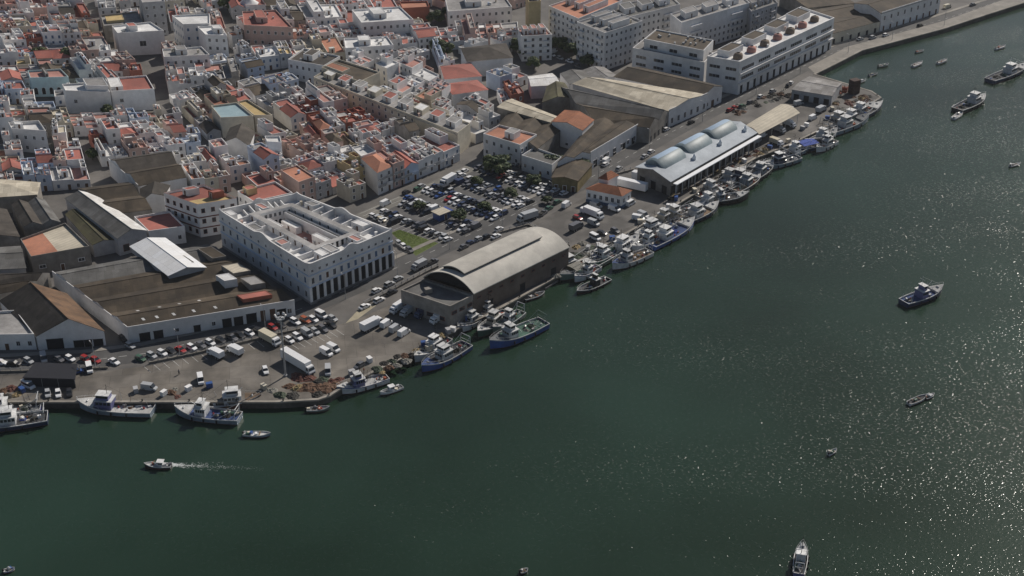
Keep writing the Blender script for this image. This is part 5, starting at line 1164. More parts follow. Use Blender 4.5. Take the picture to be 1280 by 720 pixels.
line_of('on the quay around the beige canopy', Q1, [
 ('box truck', 'white', 986, 158, 14, 5), ('box truck', 'silver', 973, 165, 14, 5), ('van', 'white', 953, 171, 12, -6), ('box truck', 'beige', 970, 181, 14, 5), ('van', 'silver', 946, 178, 12, -6), ('van', 'white', 1016, 149, 12, -6), ('box truck', 'silver', 1026, 140, 12, -6), ('minibus', 'white', 1018, 127, 20, 3), ('van', 'silver', 998, 131, 16, -4), ('van', 'white', 988, 139, 16, 4), ('hatchback', 'white', 951, 122, 12, -5), ('hatchback', 'silver', 966, 115, 12, -5), ('hatchback', 'black', 985, 108, 6, -6), ('hatchback', 'white', 989, 105, 6, -6), ('hatchback', 'grey', 938, 129, 12, -5), ('hatchback', 'green', 928, 134, 12, -5)])
line_of('on the promenade before the blue-white building', 'cars on the waterfront road', [
 ('saloon', 'silver', 1075, 50, 12, -4), ('estate', 'silver', 1091, 48, 12, -4), ('hatchback', 'white', 1107, 45, 12, -4), ('hatchback', 'black', 1150, 33, 12, -4), ('van', 'beige', 1184, 10, 8, -2), ('saloon', 'grey', 1216, 7, 10, -3)])
line_of('parked against the houses facing the car park', 'cars against the town houses', [
 ('hatchback', 'black', 508, 242, 12, -6), ('hatchback', 'silver', 527, 234, 12, -6), ('hatchback', 'green', 522, 238, 12, -6), ('van', 'white', 482, 256, 12, -6), ('hatchback', 'white', 569, 222, 12, -7), ('hatchback', 'silver', 575, 218, 12, -7), ('hatchback', 'white', 581, 215, 12, -7), ('reefer truck', 'white', 560, 230, -14, 8), ('hatchback', 'white', 467, 272, 12, 4), ('hatchback', 'beige', 477, 276, 12, 4)])
line_of('in the yard below the apartment blocks', 'cars by the apartments', [
 ('hatchback', 'white', 690, 70, 10, 4), ('hatchback', 'silver', 700, 74, 10, 4), ('saloon', 'white', 712, 78, 10, 4), ('van', 'white', 692, 66, 10, -4), ('hatchback', 'grey', 722, 84, 10, 4)])

# ---------------------------------------------------------------- boats
def hullm(n_, c): return mat(n_, c, tuple(x * .7 for x in c), .8, rough=.45, spec=.4, stain=.25, vary=.1)
HULL = {'white': hullm('white_hull_paint', (.68, .69, .70)), 'blue': hullm('blue_hull_paint', (.035, .09, .30)), 'navy': hullm('navy_hull_paint', (.03, .045, .10)), 'grey': hullm('blue_grey_hull_paint', (.22, .28, .34)), 'green': hullm('green_hull_paint', (.08, .16, .12)), 'black': hullm('black_hull_paint', (.03, .03, .035)), 'brown': hullm('brown_hull_paint', (.16, .07, .045)), 'violet': hullm('violet_blue_hull_paint', (.16, .17, .34)), 'teal': hullm('green_grey_hull_paint', (.20, .27, .23))}
ANTI = hullm('red_brown_antifouling', (.10, .03, .025)); GUN = hullm('white_gunwale_paint', (.72, .72, .71))
DECK = {'grey': mat('grey_deck', (.20, .21, .22), (.12, .125, .13), .8, stain=.3), 'blue': mat('blue_deck', (.05, .09, .22), (.035, .06, .15), .8, stain=.3), 'green': mat('green_deck', (.08, .17, .13), (.05, .11, .085), .8, stain=.3), 'white': mat('white_deck', (.60, .60, .59), (.42, .42, .41), .8, stain=.3), 'brown': mat('wooden_deck', (.20, .14, .09), (.13, .09, .06), .8, stain=.3), 'dark': mat('dark_deck', (.06, .06, .065), (.04, .04, .042), .8)}
NET = {'dark': mat('dark_netting', (.045, .042, .036), (.022, .02, .018), 2.0, bump=1), 'brown': mat('brown_netting', (.15, .085, .05), (.075, .042, .028), 2.0, bump=1), 'red': mat('red_netting', (.16, .065, .048), (.08, .036, .028), 2.0, bump=1), 'green': mat('green_netting', (.085, .105, .07), (.045, .058, .04), 2.0, bump=1), 'blue': mat('blue_tarpaulin', (.05, .09, .34), (.03, .055, .22), 1.2, bump=.6), 'ochre': mat('ochre_rope', (.33, .25, .13), (.20, .15, .08), 2.0, bump=1), 'grey': mat('grey_netting', (.26, .25, .22), (.14, .135, .12), 2.0, bump=1)}
def heap_mesh(seed, mt):
    r = random.Random(seed); m = MB(); rows = []; nr, ns = 7, 16
    ph = [r.uniform(0, 6.28) for _ in range(4)]
    for i in range(nr):
        t = i / (nr - 1); rad = 1 - t; z = (1 - rad ** 2.2) * .55
        rows.append([((rad + .12 * math.sin(3 * a + ph[0]) * rad + .10 * math.sin(5 * a + ph[1] + t * 3)) * math.cos(a), (rad + .12 * math.sin(2 * a + ph[2]) * rad + .10 * math.sin(6 * a + ph[3])) * math.sin(a), max(0, z + .16 * r.uniform(-1, 1) * (1 if i else 0)) if i else 0) for a in (2 * math.pi * k / ns for k in range(ns))])
    m.grid(rows, 0, smooth=False, closed=True); m.face(rows[-1]); return m.mesh('net_heap', mt)
HEAPM = {}
def heap(k, v):
    if (k, v) not in HEAPM: HEAPM[(k, v)] = heap_mesh(v * 17 + len(k), NET[k])
    return HEAPM[(k, v)]
def hull_sections(L, B, free, sheer):
    st = []
    for i in range(13):
        t = i / 12; x = -L / 2 + L * t
        b = B / 2 * (.80 + .20 * math.sin(min(t / .45, 1) * math.pi / 2)) * (1 if t < .55 else max(.02, 1 - ((t - .55) / .45) ** 2.3))
        zs = free + sheer * max(0, (t - .35) / .65) ** 2 + .12 * (1 - t)
        rake = sheer * .55 * max(0, (t - .8) / .2)
        st.append((x, b, zs, rake))
    return st
def boat(label, stern, bow, hull='white', deck='grey', cabin='white', cab_at=.2, cab_len=.22, cab_h=2.7, gantry=False, boom=True, fore='white', nets=(), group='fishing boats moored at the quay', free=1.7, clutter=15, seed=0, name='fishing_boat', canopy=None, cat='boat', mast=True):
    r = random.Random(seed + int(stern[0] * 7 + bow[1]))
    s, e = P(*stern, WATER + 1.0), P(*bow, WATER + 1.2); L = math.dist(s, e); a = math.atan2(e[1] - s[1], e[0] - s[0])
    B = min(max(L * .31, 1.5), 7.2); big = L > 10
    root = empty(name, ((s[0] + e[0]) / 2, (s[1] + e[1]) / 2, WATER), label, cat, group, a)
    if not big: free = .55 if L < 6 else .8
    sheer = free * .75; st = hull_sections(L, B, free, sheer)
    bw = .65 if big else .3     # bulwark height
    hm, dm, gm = MB(), MB(), MB(); rows = []
    for x, b, zs, rk in st:
        half = [(x - rk * 1.0, b * .62, -.5), (x - rk * .5, b * .88, .0), (x - rk * .3, b * .92, .25), (x, b * .99, zs - .28), (x + rk * .2, b, zs)]
        rows.append([(px, -py, pz) for px, py, pz in half] + [(px, py, pz) for px, py, pz in half[::-1]])
    hm.grid(rows, lambda i, j: {0: 1, 1: 1, 2: 0, 3: 2, 4: 0, 5: 2, 6: 0, 7: 1, 8: 1}[j], smooth=True)
    # drop the face strip that would roof over the hull (between the two gunwales)
    keep = [k for k in range(len(hm.f)) if k % 9 != 4]; hm.f = [hm.f[k] for k in keep]; hm.m = [hm.m[k] for k in keep]; hm.smooth = set()
    hm.face(rows[0][::-1], 0)
    hm.build('hull', [HULL[hull], ANTI, GUN if hull != 'white' else HULL['blue'] if seed % 2 else GUN], root)
    th = .16 if big else .1
    ins = [(x if i else x + th, max(b - th, .01), zs) for i, (x, b, zs, rk) in enumerate(st)]
    for i in range(len(st) - 1):
        for sg in (-1, 1):
            (x0, b0, z0, k0), (x1, b1, z1, k1), (u0, c0, _), (u1, c1, _) = st[i], st[i + 1], ins[i], ins[i + 1]
            f = [(x0 + k0 * .2, sg * b0, z0 + .01), (x1 + k1 * .2, sg * b1, z1 + .01), (u1, sg * c1, z1 + .01), (u0, sg * c0, z0 + .01)]
            gm.face(f if sg > 0 else f[::-1]); f2 = [(u0, sg * c0, z0 + .01), (u1, sg * c1, z1 + .01), (u1, sg * c1, z1 - bw), (u0, sg * c0, z0 - bw)]
            gm.face(f2 if sg > 0 else f2[::-1])
        (x0, b0, z0), (x1, b1, z1) = ins[i], ins[i + 1]
        dm.face([(x0, -b0, z0 - bw), (x1, -b1, z1 - bw), (x1, b1, z1 - bw), (x0, b0, z0 - bw)])
    gm.face([(-L / 2, -st[0][1], st[0][2] + .01), (-L / 2 + th, -st[0][1], st[0][2] + .01), (-L / 2 + th, st[0][1], st[0][2] + .01), (-L / 2, st[0][1], st[0][2] + .01)])
    gm.build('gunwale', GUN, root); dm.build('deck', DECK[deck], root)
    zd = lambda t: (lambda i: st[i][2])(min(12, max(0, int(round(t * 12))))) - bw
    hb = lambda t: st[min(12, max(0, int(round(t * 12))))][1]
    X = lambda t: -L / 2 + L * t
    if fore and big:     # raised foredeck
        m = MB(); idx = range(9, 13)
        top = [(st[i][0] + st[i][3] * .2 - .05, st[i][1] * .98, st[i][2] + .05) for i in idx]
        for k in range(3):
            (x0, b0, z0), (x1, b1, z1) = top[k], top[k + 1]
            m.face([(x0, -b0, z0), (x1, -b1, z1), (x1, b1, z1), (x0, b0, z0)])
        x0, b0, z0 = top[0]; m.face([(x0, -b0, z0 - bw), (x0, b0, z0 - bw), (x0, b0, z0), (x0, -b0, z0)][::-1])
        fo = m.build('foredeck', DECK[fore], root); m = MB(); m.tube((X(.86), -.5, st[10][2] + .3), (X(.86), .5, st[10][2] + .3), .28); m.build('winch', STEEL, fo)
    if cabin:
        t0, t1 = cab_at, cab_at + cab_len; x0, x1 = X(t0), X(t1); b = min(hb(t0), hb(t1)) * .68; z0 = zd((t0 + t1) / 2)
        if not big: cab_h = 1.5
        m = MB(); loft(m, [(x0, b, z0 - .1, z0 + cab_h, b * .94), (x1 - .3, b, z0 - .1, z0 + cab_h, b * .94), (x1 + .25, b * .8, z0 - .1, z0 + cab_h * .9, b * .74)])
        ch = m.build('wheelhouse', HULL[cabin] if cabin in HULL else WALL[cabin], root)
        m = MB(); m.box(x0 - .3, x1 + .15, -b - .1, b + .1, z0 + cab_h, z0 + cab_h + .14); m.build('roof', GUN, ch)
        m = MB(); za, zb = z0 + cab_h * .55, z0 + cab_h * .86; nw = 4
        for sg in (-1, 1):
            for k in range(nw):
                xa, xb = x0 + (x1 - .4 - x0) * (k + .12) / nw, x0 + (x1 - .4 - x0) * (k + .88) / nw
                m.face([(xa, sg * (b + .02), za), (xb, sg * (b + .02), za), (xb, sg * (b * .95 + .03), zb), (xa, sg * (b * .95 + .03), zb)][::-sg])
        for k in range(3):
            ya, yb = -b * .7 + b * 1.4 * (k + .08) / 3, -b * .7 + b * 1.4 * (k + .92) / 3
            m.face([(x1 + .29, ya, za), (x1 + .29, yb, za), (x1 + .29, yb, zb), (x1 + .29, ya, zb)])
        m.build('window', GLASS, ch)
        if big and L > 11.5:   # second tier
            m = MB(); loft(m, [(x0 + .8, b * .7, z0 + cab_h + .13, z0 + cab_h + 1.7, b * .66), (x1 - .6, b * .7, z0 + cab_h + .13, z0 + cab_h + 1.7, b * .62)]); tb = m.build('upper_bridge', HULL[cabin] if cabin in HULL else WALL[cabin], root)
            m = MB(); m.box(x0 + .6, x1 - .45, -b * .76, b * .76, z0 + cab_h + 1.7, z0 + cab_h + 1.82); m.build('roof', GUN, tb)
            m = MB()
            for sg in (-1, 1): m.face([(x0 + .95, sg * (b * .69 + .02), z0 + cab_h + .8), (x1 - .75, sg * (b * .68 + .02), z0 + cab_h + .8), (x1 - .75, sg * (b * .66 + .02), z0 + cab_h + 1.5), (x0 + .95, sg * (b * .67 + .02), z0 + cab_h + 1.5)][::-sg])
            m.face([(x1 - .58, -b * .6, z0 + cab_h + .8), (x1 - .58, b * .6, z0 + cab_h + .8), (x1 - .58, b * .57, z0 + cab_h + 1.5), (x1 - .58, -b * .57, z0 + cab_h + 1.5)]); m.build('window', GLASS, tb)
    if big and mast:
        xm = X(cab_at + cab_len * .3); zt = zd(.4) + cab_h + 5.2
        m = MB(); m.tube((xm, 0, zd(.4)), (xm, 0, zt), .11, r2=.06); m.tube((xm, -1.2, zt - 1.2), (xm, 1.2, zt - 1.2), .05); m.tube((xm, 0, zt - .3), (X(.97), 0, st[11][2] + .2), .02, n=3); m.tube((xm, 0, zt - .3), (X(.02), 0, st[0][2] + .3), .02, n=3); m.build('mast', GUN if int(stern[0]) % 2 else BLACK, root)
        for _ in range(6):
            m = MB()
            t = r.uniform(.05, .7); x_ = X(t); y_ = r.choice([-1, 1]) * hb(t) * r.uniform(.4, .9); hp = r.uniform(2.0, 4.5); m.tube((x_, y_, zd(t)), (x_ + r.uniform(-.8, .8), y_, zd(t) + hp), .06, n=4)
            m.build('pole', r.choice([GUN, STEEL, BLACK, DECK['brown']]), root)
        if boom:
            m = MB(); m.tube((xm + .2, 0, zd(.4) + 2), (X(.72), .6, zd(.7) + 4.0), .09); m.build('boom', GUN if seed % 2 else STEEL, root)
    if gantry:
        m = MB(); xg = X(.05)
        for sg in (-1, 1): m.tube((xg, sg * B * .36, st[0][2] - bw), (xg - .4, sg * B * .30, st[0][2] + 3.2), .13)
        m.tube((xg - .4, -B * .30, st[0][2] + 3.2), (xg - .4, B * .30, st[0][2] + 3.2), .13); m.tube((xg - .2, -B * .33, st[0][2] + 1.6), (xg - .2, B * .33, st[0][2] + 1.6), .08)
        for sg in (-1, 1): m.tube((xg - .4, sg * B * .30, st[0][2] + 3.2), (X(.30), sg * B * .34, zd(.3) + .4), .07)
        m.build('gantry', STEEL if gantry is True else HULL[gantry], root)
    for i, (k, t, sc_) in enumerate(nets):
        o = link('net_pile', heap(k, i % 4), root, (X(t), r.uniform(-.2, .2) * B * .4, zd(t)), r.uniform(0, 6)); o.scale = (L * .07 * sc_, B * .30 * sc_, 1.6 * sc_)
    if canopy:
        k, t0, t1 = canopy; m = MB(); z = zd(.5) + 2.0; b = B * .42
        rows = [[(X(t), y, z + .5 * (1 - (y / b) ** 2)) for y in (-b, -b / 2, 0, b / 2, b)] for t in (t0, (t0 + t1) / 2, t1)]
        m.grid(rows); m.grid([[(x, y, zz - .06) for x, y, zz in rr][::-1] for rr in rows]); co = m.build('awning', NET[k], root)
        m = MB()
        for t in (t0, t1):
            for y in (-b, b): m.tube((X(t), y * .97, zd(t)), (X(t), y * .97, z), .05, n=4)
        m.build('awning_post', STEEL, co)
    # gear on deck: boxes, drums, floats
    for i in range(clutter if big else clutter // 3):
        t = r.uniform(.06, .72)
        if cabin and cab_at - .04 < t < cab_at + cab_len + .04: continue
        y = r.uniform(-.6, .6) * hb(t); m = MB(); k = r.choice(['fish_box', 'drum', 'float', 'rail'])
        if k == 'fish_box': m.box(-.5, .5, -.35, .35, 0, r.uniform(.4, 1.0)); mm = r.choice([WALL['white'], PAINT['blue'], WALL['cream'], PAINT['orange'], WALL['grey']])
        elif k == 'drum': m.tube((0, -.5, .45), (0, .5, .45), .45, 0, 8); mm = r.choice([STEEL, PAINT['grey'], PAINT['green']])
        elif k == 'float': m.tube((0, 0, 0), (0, 0, .6), .35, 0, 7, .2); mm = r.choice([PAINT['orange'], WALL['white'], PAINT['red']])
        else: m.tube((-.8, 0, 0), (-.8, 0, 1.0), .05, n=4); m.tube((.8, 0, 0), (.8, 0, 1.0), .05, n=4); m.tube((-.8, 0, 1.0), (.8, 0, 1.0), .05, n=4); mm = GUN
        o = m.build(k, mm, root); o.location = (X(t), y, zd(t)); o.rotation_euler = (0, 0, r.uniform(0, 3))
    if big:
        m = MB()                       # handrail round the bow
        for sg in (-1, 1):
            pts = [(st[i][0] + st[i][3] * .2 - .1, sg * st[i][1] * .95, st[i][2] + .85) for i in range(8, 13)]
            for p0, p1 in zip(pts, pts[1:]): m.tube(p0, p1, .035, n=4)
            for p0 in pts: m.tube((p0[0], p0[1], p0[2] - .85), p0, .03, n=4)
        m.build('handrail', GUN, root)
        for t in (.3, .5, .68):
            for sg in (-1, 1):
                m = MB(); m.tube((0, 0, -.5), (0, 0, .5), .24, 0, 7); o = m.build('fender', BLACK, root); o.location = (X(t), sg * (hb(t) + .22), free * .6)
    elif not cabin:
        for t in (.3, .6):
            m = MB(); m.box(-.18, .18, -hb(t) * .9, hb(t) * .9, 0, .08); o = m.build('thwart', DECK['brown'], root); o.location = (X(t), 0, zd(t) + .22)
        m = MB(); m.box(-.25, .2, -.18, .18, .2, .75); m.tube((-.1, 0, .2), (-.1, 0, -.5), .08); o = m.build('outboard_motor', BLACK, root); o.location = (-L / 2 - .08, 0, st[0][2] - .2)
    return root
bt = boat
bt('large dark fishing boat with white cabin at the left edge of the quay', (60, 522), (-44, 534), 'navy', 'dark', 'white', .38, .2, gantry=True, nets=[('dark', .2, .8), ('blue', .3, .5)], seed=1)
bt('grey trawler rafted inside the dark boat at the left edge', (52, 508), (-50, 516), 'violet', 'grey', 'white', .42, .18, gantry=True, nets=[('green', .2, .8)], seed=2, boom=False)
bt('blue-and-white fishing boat with violet wheelhouse, alone at the straight wharf', (192, 513), (97, 505), 'grey', 'white', 'violet', .52, .22, nets=[('brown', .3, .5)], seed=3, cab_h=2.6)
bt('blue-grey boat with white gallows frame, outer of the pair at the straight wharf', (300, 523), (219, 513), 'grey', 'blue', 'white', .5, .16, gantry='white', nets=[('dark', .2, .9), ('grey', .35, .4)], seed=4)
bt('white boat with brown bow, inner of the pair at the straight wharf', (246, 507), (327, 498), 'brown', 'white', 'white', .42, .26, nets=[('dark', .2, .5)], seed=5, fore='brown', cab_h=2.6)
bt('white cruiser-like boat with blue stripe at the bend of the quay', (484, 472), (421, 489), 'white', 'white', 'violet', .48, .2, seed=7, nets=[('grey', .15, .6)])
bt('small white boat heaped with floats beside the white cruiser-like boat', (503, 482), (475, 490), 'white', 'grey', 'white', .4, .2, seed=8, group='small boats', clutter=18, nets=[('grey', .2, .7)])
bt('blue fishing boat with white rail, bow towards the river bend', (584, 431), (527, 462), 'blue', 'dark', 'white', .42, .2, seed=9, nets=[('dark', .25, .8)], fore='blue', gantry='white')
bt('grey-white boat on the inside of the blue boat with white rail', (560, 424), (518, 450), 'white', 'grey', 'white', .3, .24, seed=10, nets=[('grey', .6, .6)])
bt('white fishing boat with twin white roofs, first at the barrel-roofed hall', (608, 392), (572, 413), 'white', 'grey', 'white', .4, .22, seed=11)
bt('dark green boat with cream wheelhouse, second at the barrel-roofed hall', (634, 391), (597, 419), 'green', 'grey', 'cream', .35, .22, seed=12, nets=[('brown', .2, .7)])
bt('deep blue trawler with green deck and stern gantry beside the barrel-roofed hall', (680, 404), (612, 433), 'blue', 'green', 'white', .56, .14, seed=13, gantry='teal', nets=[('green', .22, .8), ('grey', .35, .5)], free=2.1, fore='grey')
bt('small white-rimmed open boat behind the barrel-roofed hall', (655, 373), (681, 364), 'black', 'dark', None, seed=14, group='small boats')
bt('small black boat with pale rail beside the green-grey pontoon boats', (760, 347), (721, 364), 'black', 'dark', 'black', .35, .14, seed=15, mast=False, fore=None, nets=[('dark', .3, .5)], free=.9)
bt('green-grey work boat with blue tarpaulin at the hall corner', (764, 318), (700, 348), 'teal', 'green', None, seed=16, nets=[('blue', .45, .9), ('green', .25, .8)], canopy=('grey', .6, .8), fore='grey')
bt('light grey boat with long white side at the hall corner', (690, 341), (752, 316), 'white', 'grey', 'grey', .2, .2, seed=17, nets=[('dark', .6, .6)])
bt('white-and-blue boat with ochre nets, outer at the yard between the halls', (812, 315), (765, 334), 'white', 'brown', 'white', .55, .15, seed=18, nets=[('ochre', .3, .8)], fore='blue', gantry=True)
bt('white boat with round blue-rimmed bow at the yard between the halls', (758, 322), (799, 297), 'white', 'white', 'white', .35, .25, seed=19, fore='white')
bt('large blue boat with blue deck and white bow below the tiled house', (812, 308), (868, 276), 'blue', 'blue', 'white', .25, .16, seed=20, nets=[('ochre', .15, .6), ('blue', .55, .8)])
bt('white boat with glazed wheelhouse on the inside of the large blue boat', (842, 278), (793, 297), 'white', 'grey', 'white', .45, .24, seed=21, cab_h=2.8)
bt('dark blue boat heaped with brown nets by the blue-vaulted hall', (826, 276), (882, 256), 'navy', 'dark', 'cream', .2, .16, seed=22, nets=[('brown', .4, .8), ('dark', .6, .8)])
bt('black fishing boat with many poles and white bow, outer by the blue-vaulted hall', (880, 252), (936, 244), 'black', 'dark', 'grey', .3, .12, seed=23, nets=[('dark', .2, .8), ('brown', .5, .9)], gantry=True)
bt('grey boat with white cabin on the inside of the black fishing boat', (868, 246), (920, 226), 'grey', 'brown', 'white', .3, .14, seed=24, nets=[('dark', .5, .8)])
bt('long navy boat with white rail end-on to the blue-vaulted hall', (906, 236), (954, 206), 'navy', 'dark', 'navy', .3, .14, seed=25, nets=[('dark', .5, .9)], fore='grey')
bt('white-bowed grey boat with blue wheelhouse below the beige truck', (998, 197), (952, 209), 'grey', 'grey', 'navy', .45, .2, seed=26, gantry='white')
bt('dark boat under a blue tarpaulin awning at the canopy quay', (1042, 176), (988, 188), 'navy', 'dark', 'white', .1, .12, seed=27, canopy=('blue', .45, .8), nets=[('dark', .3, .7)], fore=None)
bt('small white launch outside the blue tarpaulin boat', (1044, 177), (1020, 188), 'white', 'grey', 'white', .3, .25, seed=28, group='small boats')
bt('large blue-grey trawler with white wheelhouse near the pier head', (1030, 168), (1086, 147), 'grey', 'grey', 'white', .38, .16, seed=29, free=2.0, gantry=True, nets=[('brown', .2, .7)], fore='grey')
bt('dark trawler with white bow at the tip of the pier', (1048, 156), (1103, 130), 'navy', 'dark', 'white', .2, .12, seed=30, nets=[('brown', .4, .9), ('grey', .6, .7)], gantry=True)
for lab, st_, bw_, hl, dk, cb_, nt_, kw in (
  ('white boat with grey nets wedged at the seaward corner of the barrel-roofed hall', (748, 334), (718, 350), 'white', 'grey', 'white', [('grey', .3, .7)], {}),
  ('green-hulled boat with red net pile in the pack at the hall corner', (772, 310), (728, 334), 'green', 'green', 'white', [('red', .25, .7)], dict(gantry=True)),
  ('white boat with dark netting between the round-bowed boat and the large blue boat', (826, 294), (790, 312), 'white', 'dark', 'white', [('dark', .25, .7)], dict(gantry='white')),
  ('grey-blue boat with cream cabin inside the brown net boat', (812, 284), (850, 264), 'grey', 'grey', 'cream', [('grey', .3, .6)], {}),
  ('navy boat with red nets outside the brown net boat', (846, 280), (898, 256), 'navy', 'brown', 'white', [('red', .2, .8)], dict(gantry=True)),
  ('violet boat with white wheelhouse squeezed behind the black fishing boat', (866, 262), (906, 244), 'violet', 'dark', 'white', [('ochre', .3, .7)], {}),
  ('black boat with ochre rope pile beside the long navy boat', (918, 240), (950, 218), 'black', 'brown', 'grey', [('ochre', .3, .8)], dict(gantry=True)),
  ('white boat with blue deck beside the long navy boat', (894, 234), (932, 212), 'white', 'blue', 'white', [('dark', .2, .7)], {}),
  ('grey boat with dark nets between the white-bowed boat and the blue tarpaulin', (976, 196), (1014, 182), 'grey', 'dark', 'white', [('dark', .3, .9)], dict(gantry='white')),
  ('white boat with green nets inside the blue tarpaulin boat', (1012, 180), (1046, 164), 'white', 'grey', 'white', [('green', .3, .7)], {}),
  ('brown boat with cream wheelhouse inside the large blue-grey trawler', (1028, 160), (1070, 142), 'brown', 'brown', 'cream', [('dark', .3, .8)], dict(gantry=True)),
  ('small white boat squeezed inside the twin-roofed white boat at the hall', (622, 383), (594, 401), 'white', 'grey', 'white', [('brown', .3, .6)], {}),
  ('grey-green boat wedged between the dark green boat and the deep blue trawler', (652, 391), (616, 414), 'teal', 'green', 'white', [('green', .3, .7)], dict(gantry='white')),
  ('dark boat with grey cabin near the far end of the blue-vaulted hall', (936, 226), (966, 204), 'black', 'dark', 'grey', [('dark', .3, .8)], {}),
  ('white-hulled boat with black nets by the dark trawler of the pier tip', (1060, 148), (1092, 131), 'white', 'dark', 'white', [('dark', .3, .9)], {})):
    bt(lab, st_, bw_, hl, dk, cb_, .36, .18, nets=nt_, seed=len(lab) + len(hl), **kw)
AN = 'boats out on the river'
bt('dark blue fishing boat with white bow rail alone mid-river', (1129, 379), (1178, 361), 'navy', 'blue', 'violet', .38, .16, seed=31, group=AN, nets=[('dark', .15, .8)], fore='white')
bt('grey inflatable launch with black seat on the right of the river', (1136, 503), (1158, 493), 'white', 'dark', None, seed=32, group=AN, clutter=6)
bt('small dark dinghy towed behind the grey inflatable launch', (1157, 496), (1168, 490), 'black', 'dark', None, seed=33, group=AN)
bt('round pale dinghy alone below mid-river', (1036, 566), (1046, 559), 'white', 'white', None, seed=34, group=AN)
bt('violet-and-white boat seen bow-on at the bottom edge of the river', (998, 720), (1003, 684), 'violet', 'dark', 'white', .45, .16, seed=35, group=AN, gantry='white')
bt('dark-hulled white launch trailing a wake', (214, 581), (180, 579), 'black', 'white', 'white', .3, .2, seed=36, group=AN, clutter=30)
bt('low grey skiff with white boxes off the straight wharf', (304, 541), (338, 541), 'grey', 'white', None, seed=37, group='small boats', clutter=24)
bt('shallow grey skiff under the brown net heaps of the wharf', (383, 511), (412, 508), 'teal', 'grey', None, seed=38, group='small boats', clutter=18)
bt('black fishing boat with white wheelhouse anchored in the upper river', (1196, 138), (1231, 121), 'black', 'dark', 'white', .5, .2, seed=39, group=AN, nets=[('dark', .2, .9)])
bt('white tender beside the black fishing boat of the upper river', (1192, 147), (1203, 139), 'white', 'white', None, seed=40, group=AN)
bt('dark boat with red-and-white bow at the upper right edge', (1237, 101), (1284, 82), 'navy', 'dark', 'white', .45, .16, seed=41, group=AN, nets=[('dark', .2, .9)])
SK = 'small skiffs at anchor in the basin'
for lab, s, e, hl in (('white skiff nearest the promenade with bright cover', (1141, 82), (1153, 76), 'white'), ('white skiff right of the bright-covered one', (1172, 78), (1184, 73), 'white'), ('grey skiff below the upper right corner', (1245, 60), (1257, 56), 'white'), ('faint grey skiff in the shade of the promenade wall', (1098, 82), (1111, 79), 'teal'), ('dark skiff close to the pier boathouse', (1072, 102), (1082, 98), 'black'), ('dark grey skiff between the pier and the faint grey skiff', (1086, 93), (1097, 90), 'grey'), ('small grey skiff highest in the basin', (1145, 64), (1155, 61), 'grey'), ('white skiff at the right edge below the red-bowed boat', (1263, 206), (1276, 202), 'white'), ('tiny pale dinghy in the bottom left corner of the river', (4, 712), (18, 708), 'white'), ('tiny dark dinghy at the bottom edge mid-river', (650, 713), (660, 709), 'black')):
    bt(lab, s, e, hl, 'white' if hl == 'white' else 'grey', None, seed=len(lab), group=SK, clutter=6)
# wake behind the launch
wk = MB(); wr_ = random.Random(9)
a, b_ = P(214, 581, WATER), P(330, 586, WATER); d = Vector((b_[0] - a[0], b_[1] - a[1])); Lw = d.length; d.normalize(); nrm = Vector((-d.y, d.x))
for i in range(1000):
    t = wr_.random() ** 4.2; side = wr_.choice([0] * 8 + [1, -1])
    off = wr_.gauss(0, 1) * (.28 + .35 * t) if side == 0 else side * (.5 + t * Lw * .10) + wr_.gauss(0, .22)
    if side and t > .55: continue
    x, y = a[0] + d.x * t * Lw + nrm.x * off, a[1] + d.y * t * Lw + nrm.y * off; sz = wr_.uniform(.05, .13) * (1 - t * .7)
    ca, sa = d.x, d.y
    wk.face([(x + sz * (2.2 * math.cos(k * math.pi / 3) * ca - .6 * math.sin(k * math.pi / 3) * sa), y + sz * (2.2 * math.cos(k * math.pi / 3) * sa + .6 * math.sin(k * math.pi / 3) * ca), WATER + .015 + .0001 * (i % 40)) for k in range(6)])
o = wk.build('wake_foam', mat('sea_foam', (.55, .58, .57), (.4, .43, .42), 1, vary=0)); o['kind'] = 'stuff'; o['label'] = 'thin white wake trailing behind the small launch'
# ---------------------------------------------------------------- trees
LEAF = [mat('dark_leaves', (.045, .072, .024), (.026, .043, .015), .8, rough=.7, vary=.15), mat('olive_leaves', (.10, .125, .04), (.06, .078, .026), .8, rough=.7, vary=.15)]
BARK = mat('tree_bark', (.10, .075, .055), (.06, .045, .035), 1.5)
def crown_mesh(seed):
    r = random.Random(seed); m = MB(); clumps = []
    for i in range(22):
        a = r.uniform(0, 6.28); e = r.uniform(-.75, 1.35); k = r.uniform(.45, .85)
        clumps.append((k * math.cos(a) * math.cos(e), k * math.sin(a) * math.cos(e), .62 * k * math.sin(e), r.uniform(.24, .42)))
    for cx, cy, cz, cr_ in clumps:
        mi = 0 if r.random() < .6 else 1
        for _ in range(110):
            v = Vector((r.gauss(0, 1), r.gauss(0, 1), r.gauss(0, 1))).normalized() * cr_ * r.uniform(.55, 1.05)
            p = Vector((cx + v.x, cy + v.y, cz + v.z * .8)); s = r.uniform(.075, .14)
            n_ = (v.normalized() + Vector((r.uniform(-.7, .7), r.uniform(-.7, .7), r.uniform(-.3, .7)))).normalized(); u = n_.orthogonal().normalized(); w_ = n_.cross(u)
            q = [p + u * s, p + w_ * s * .7, p - u * s, p - w_ * s * .7]; m.face(q, mi)
    return m.mesh('crown', LEAF)
CROWNS = [crown_mesh(s) for s in (1, 2, 3, 4)]
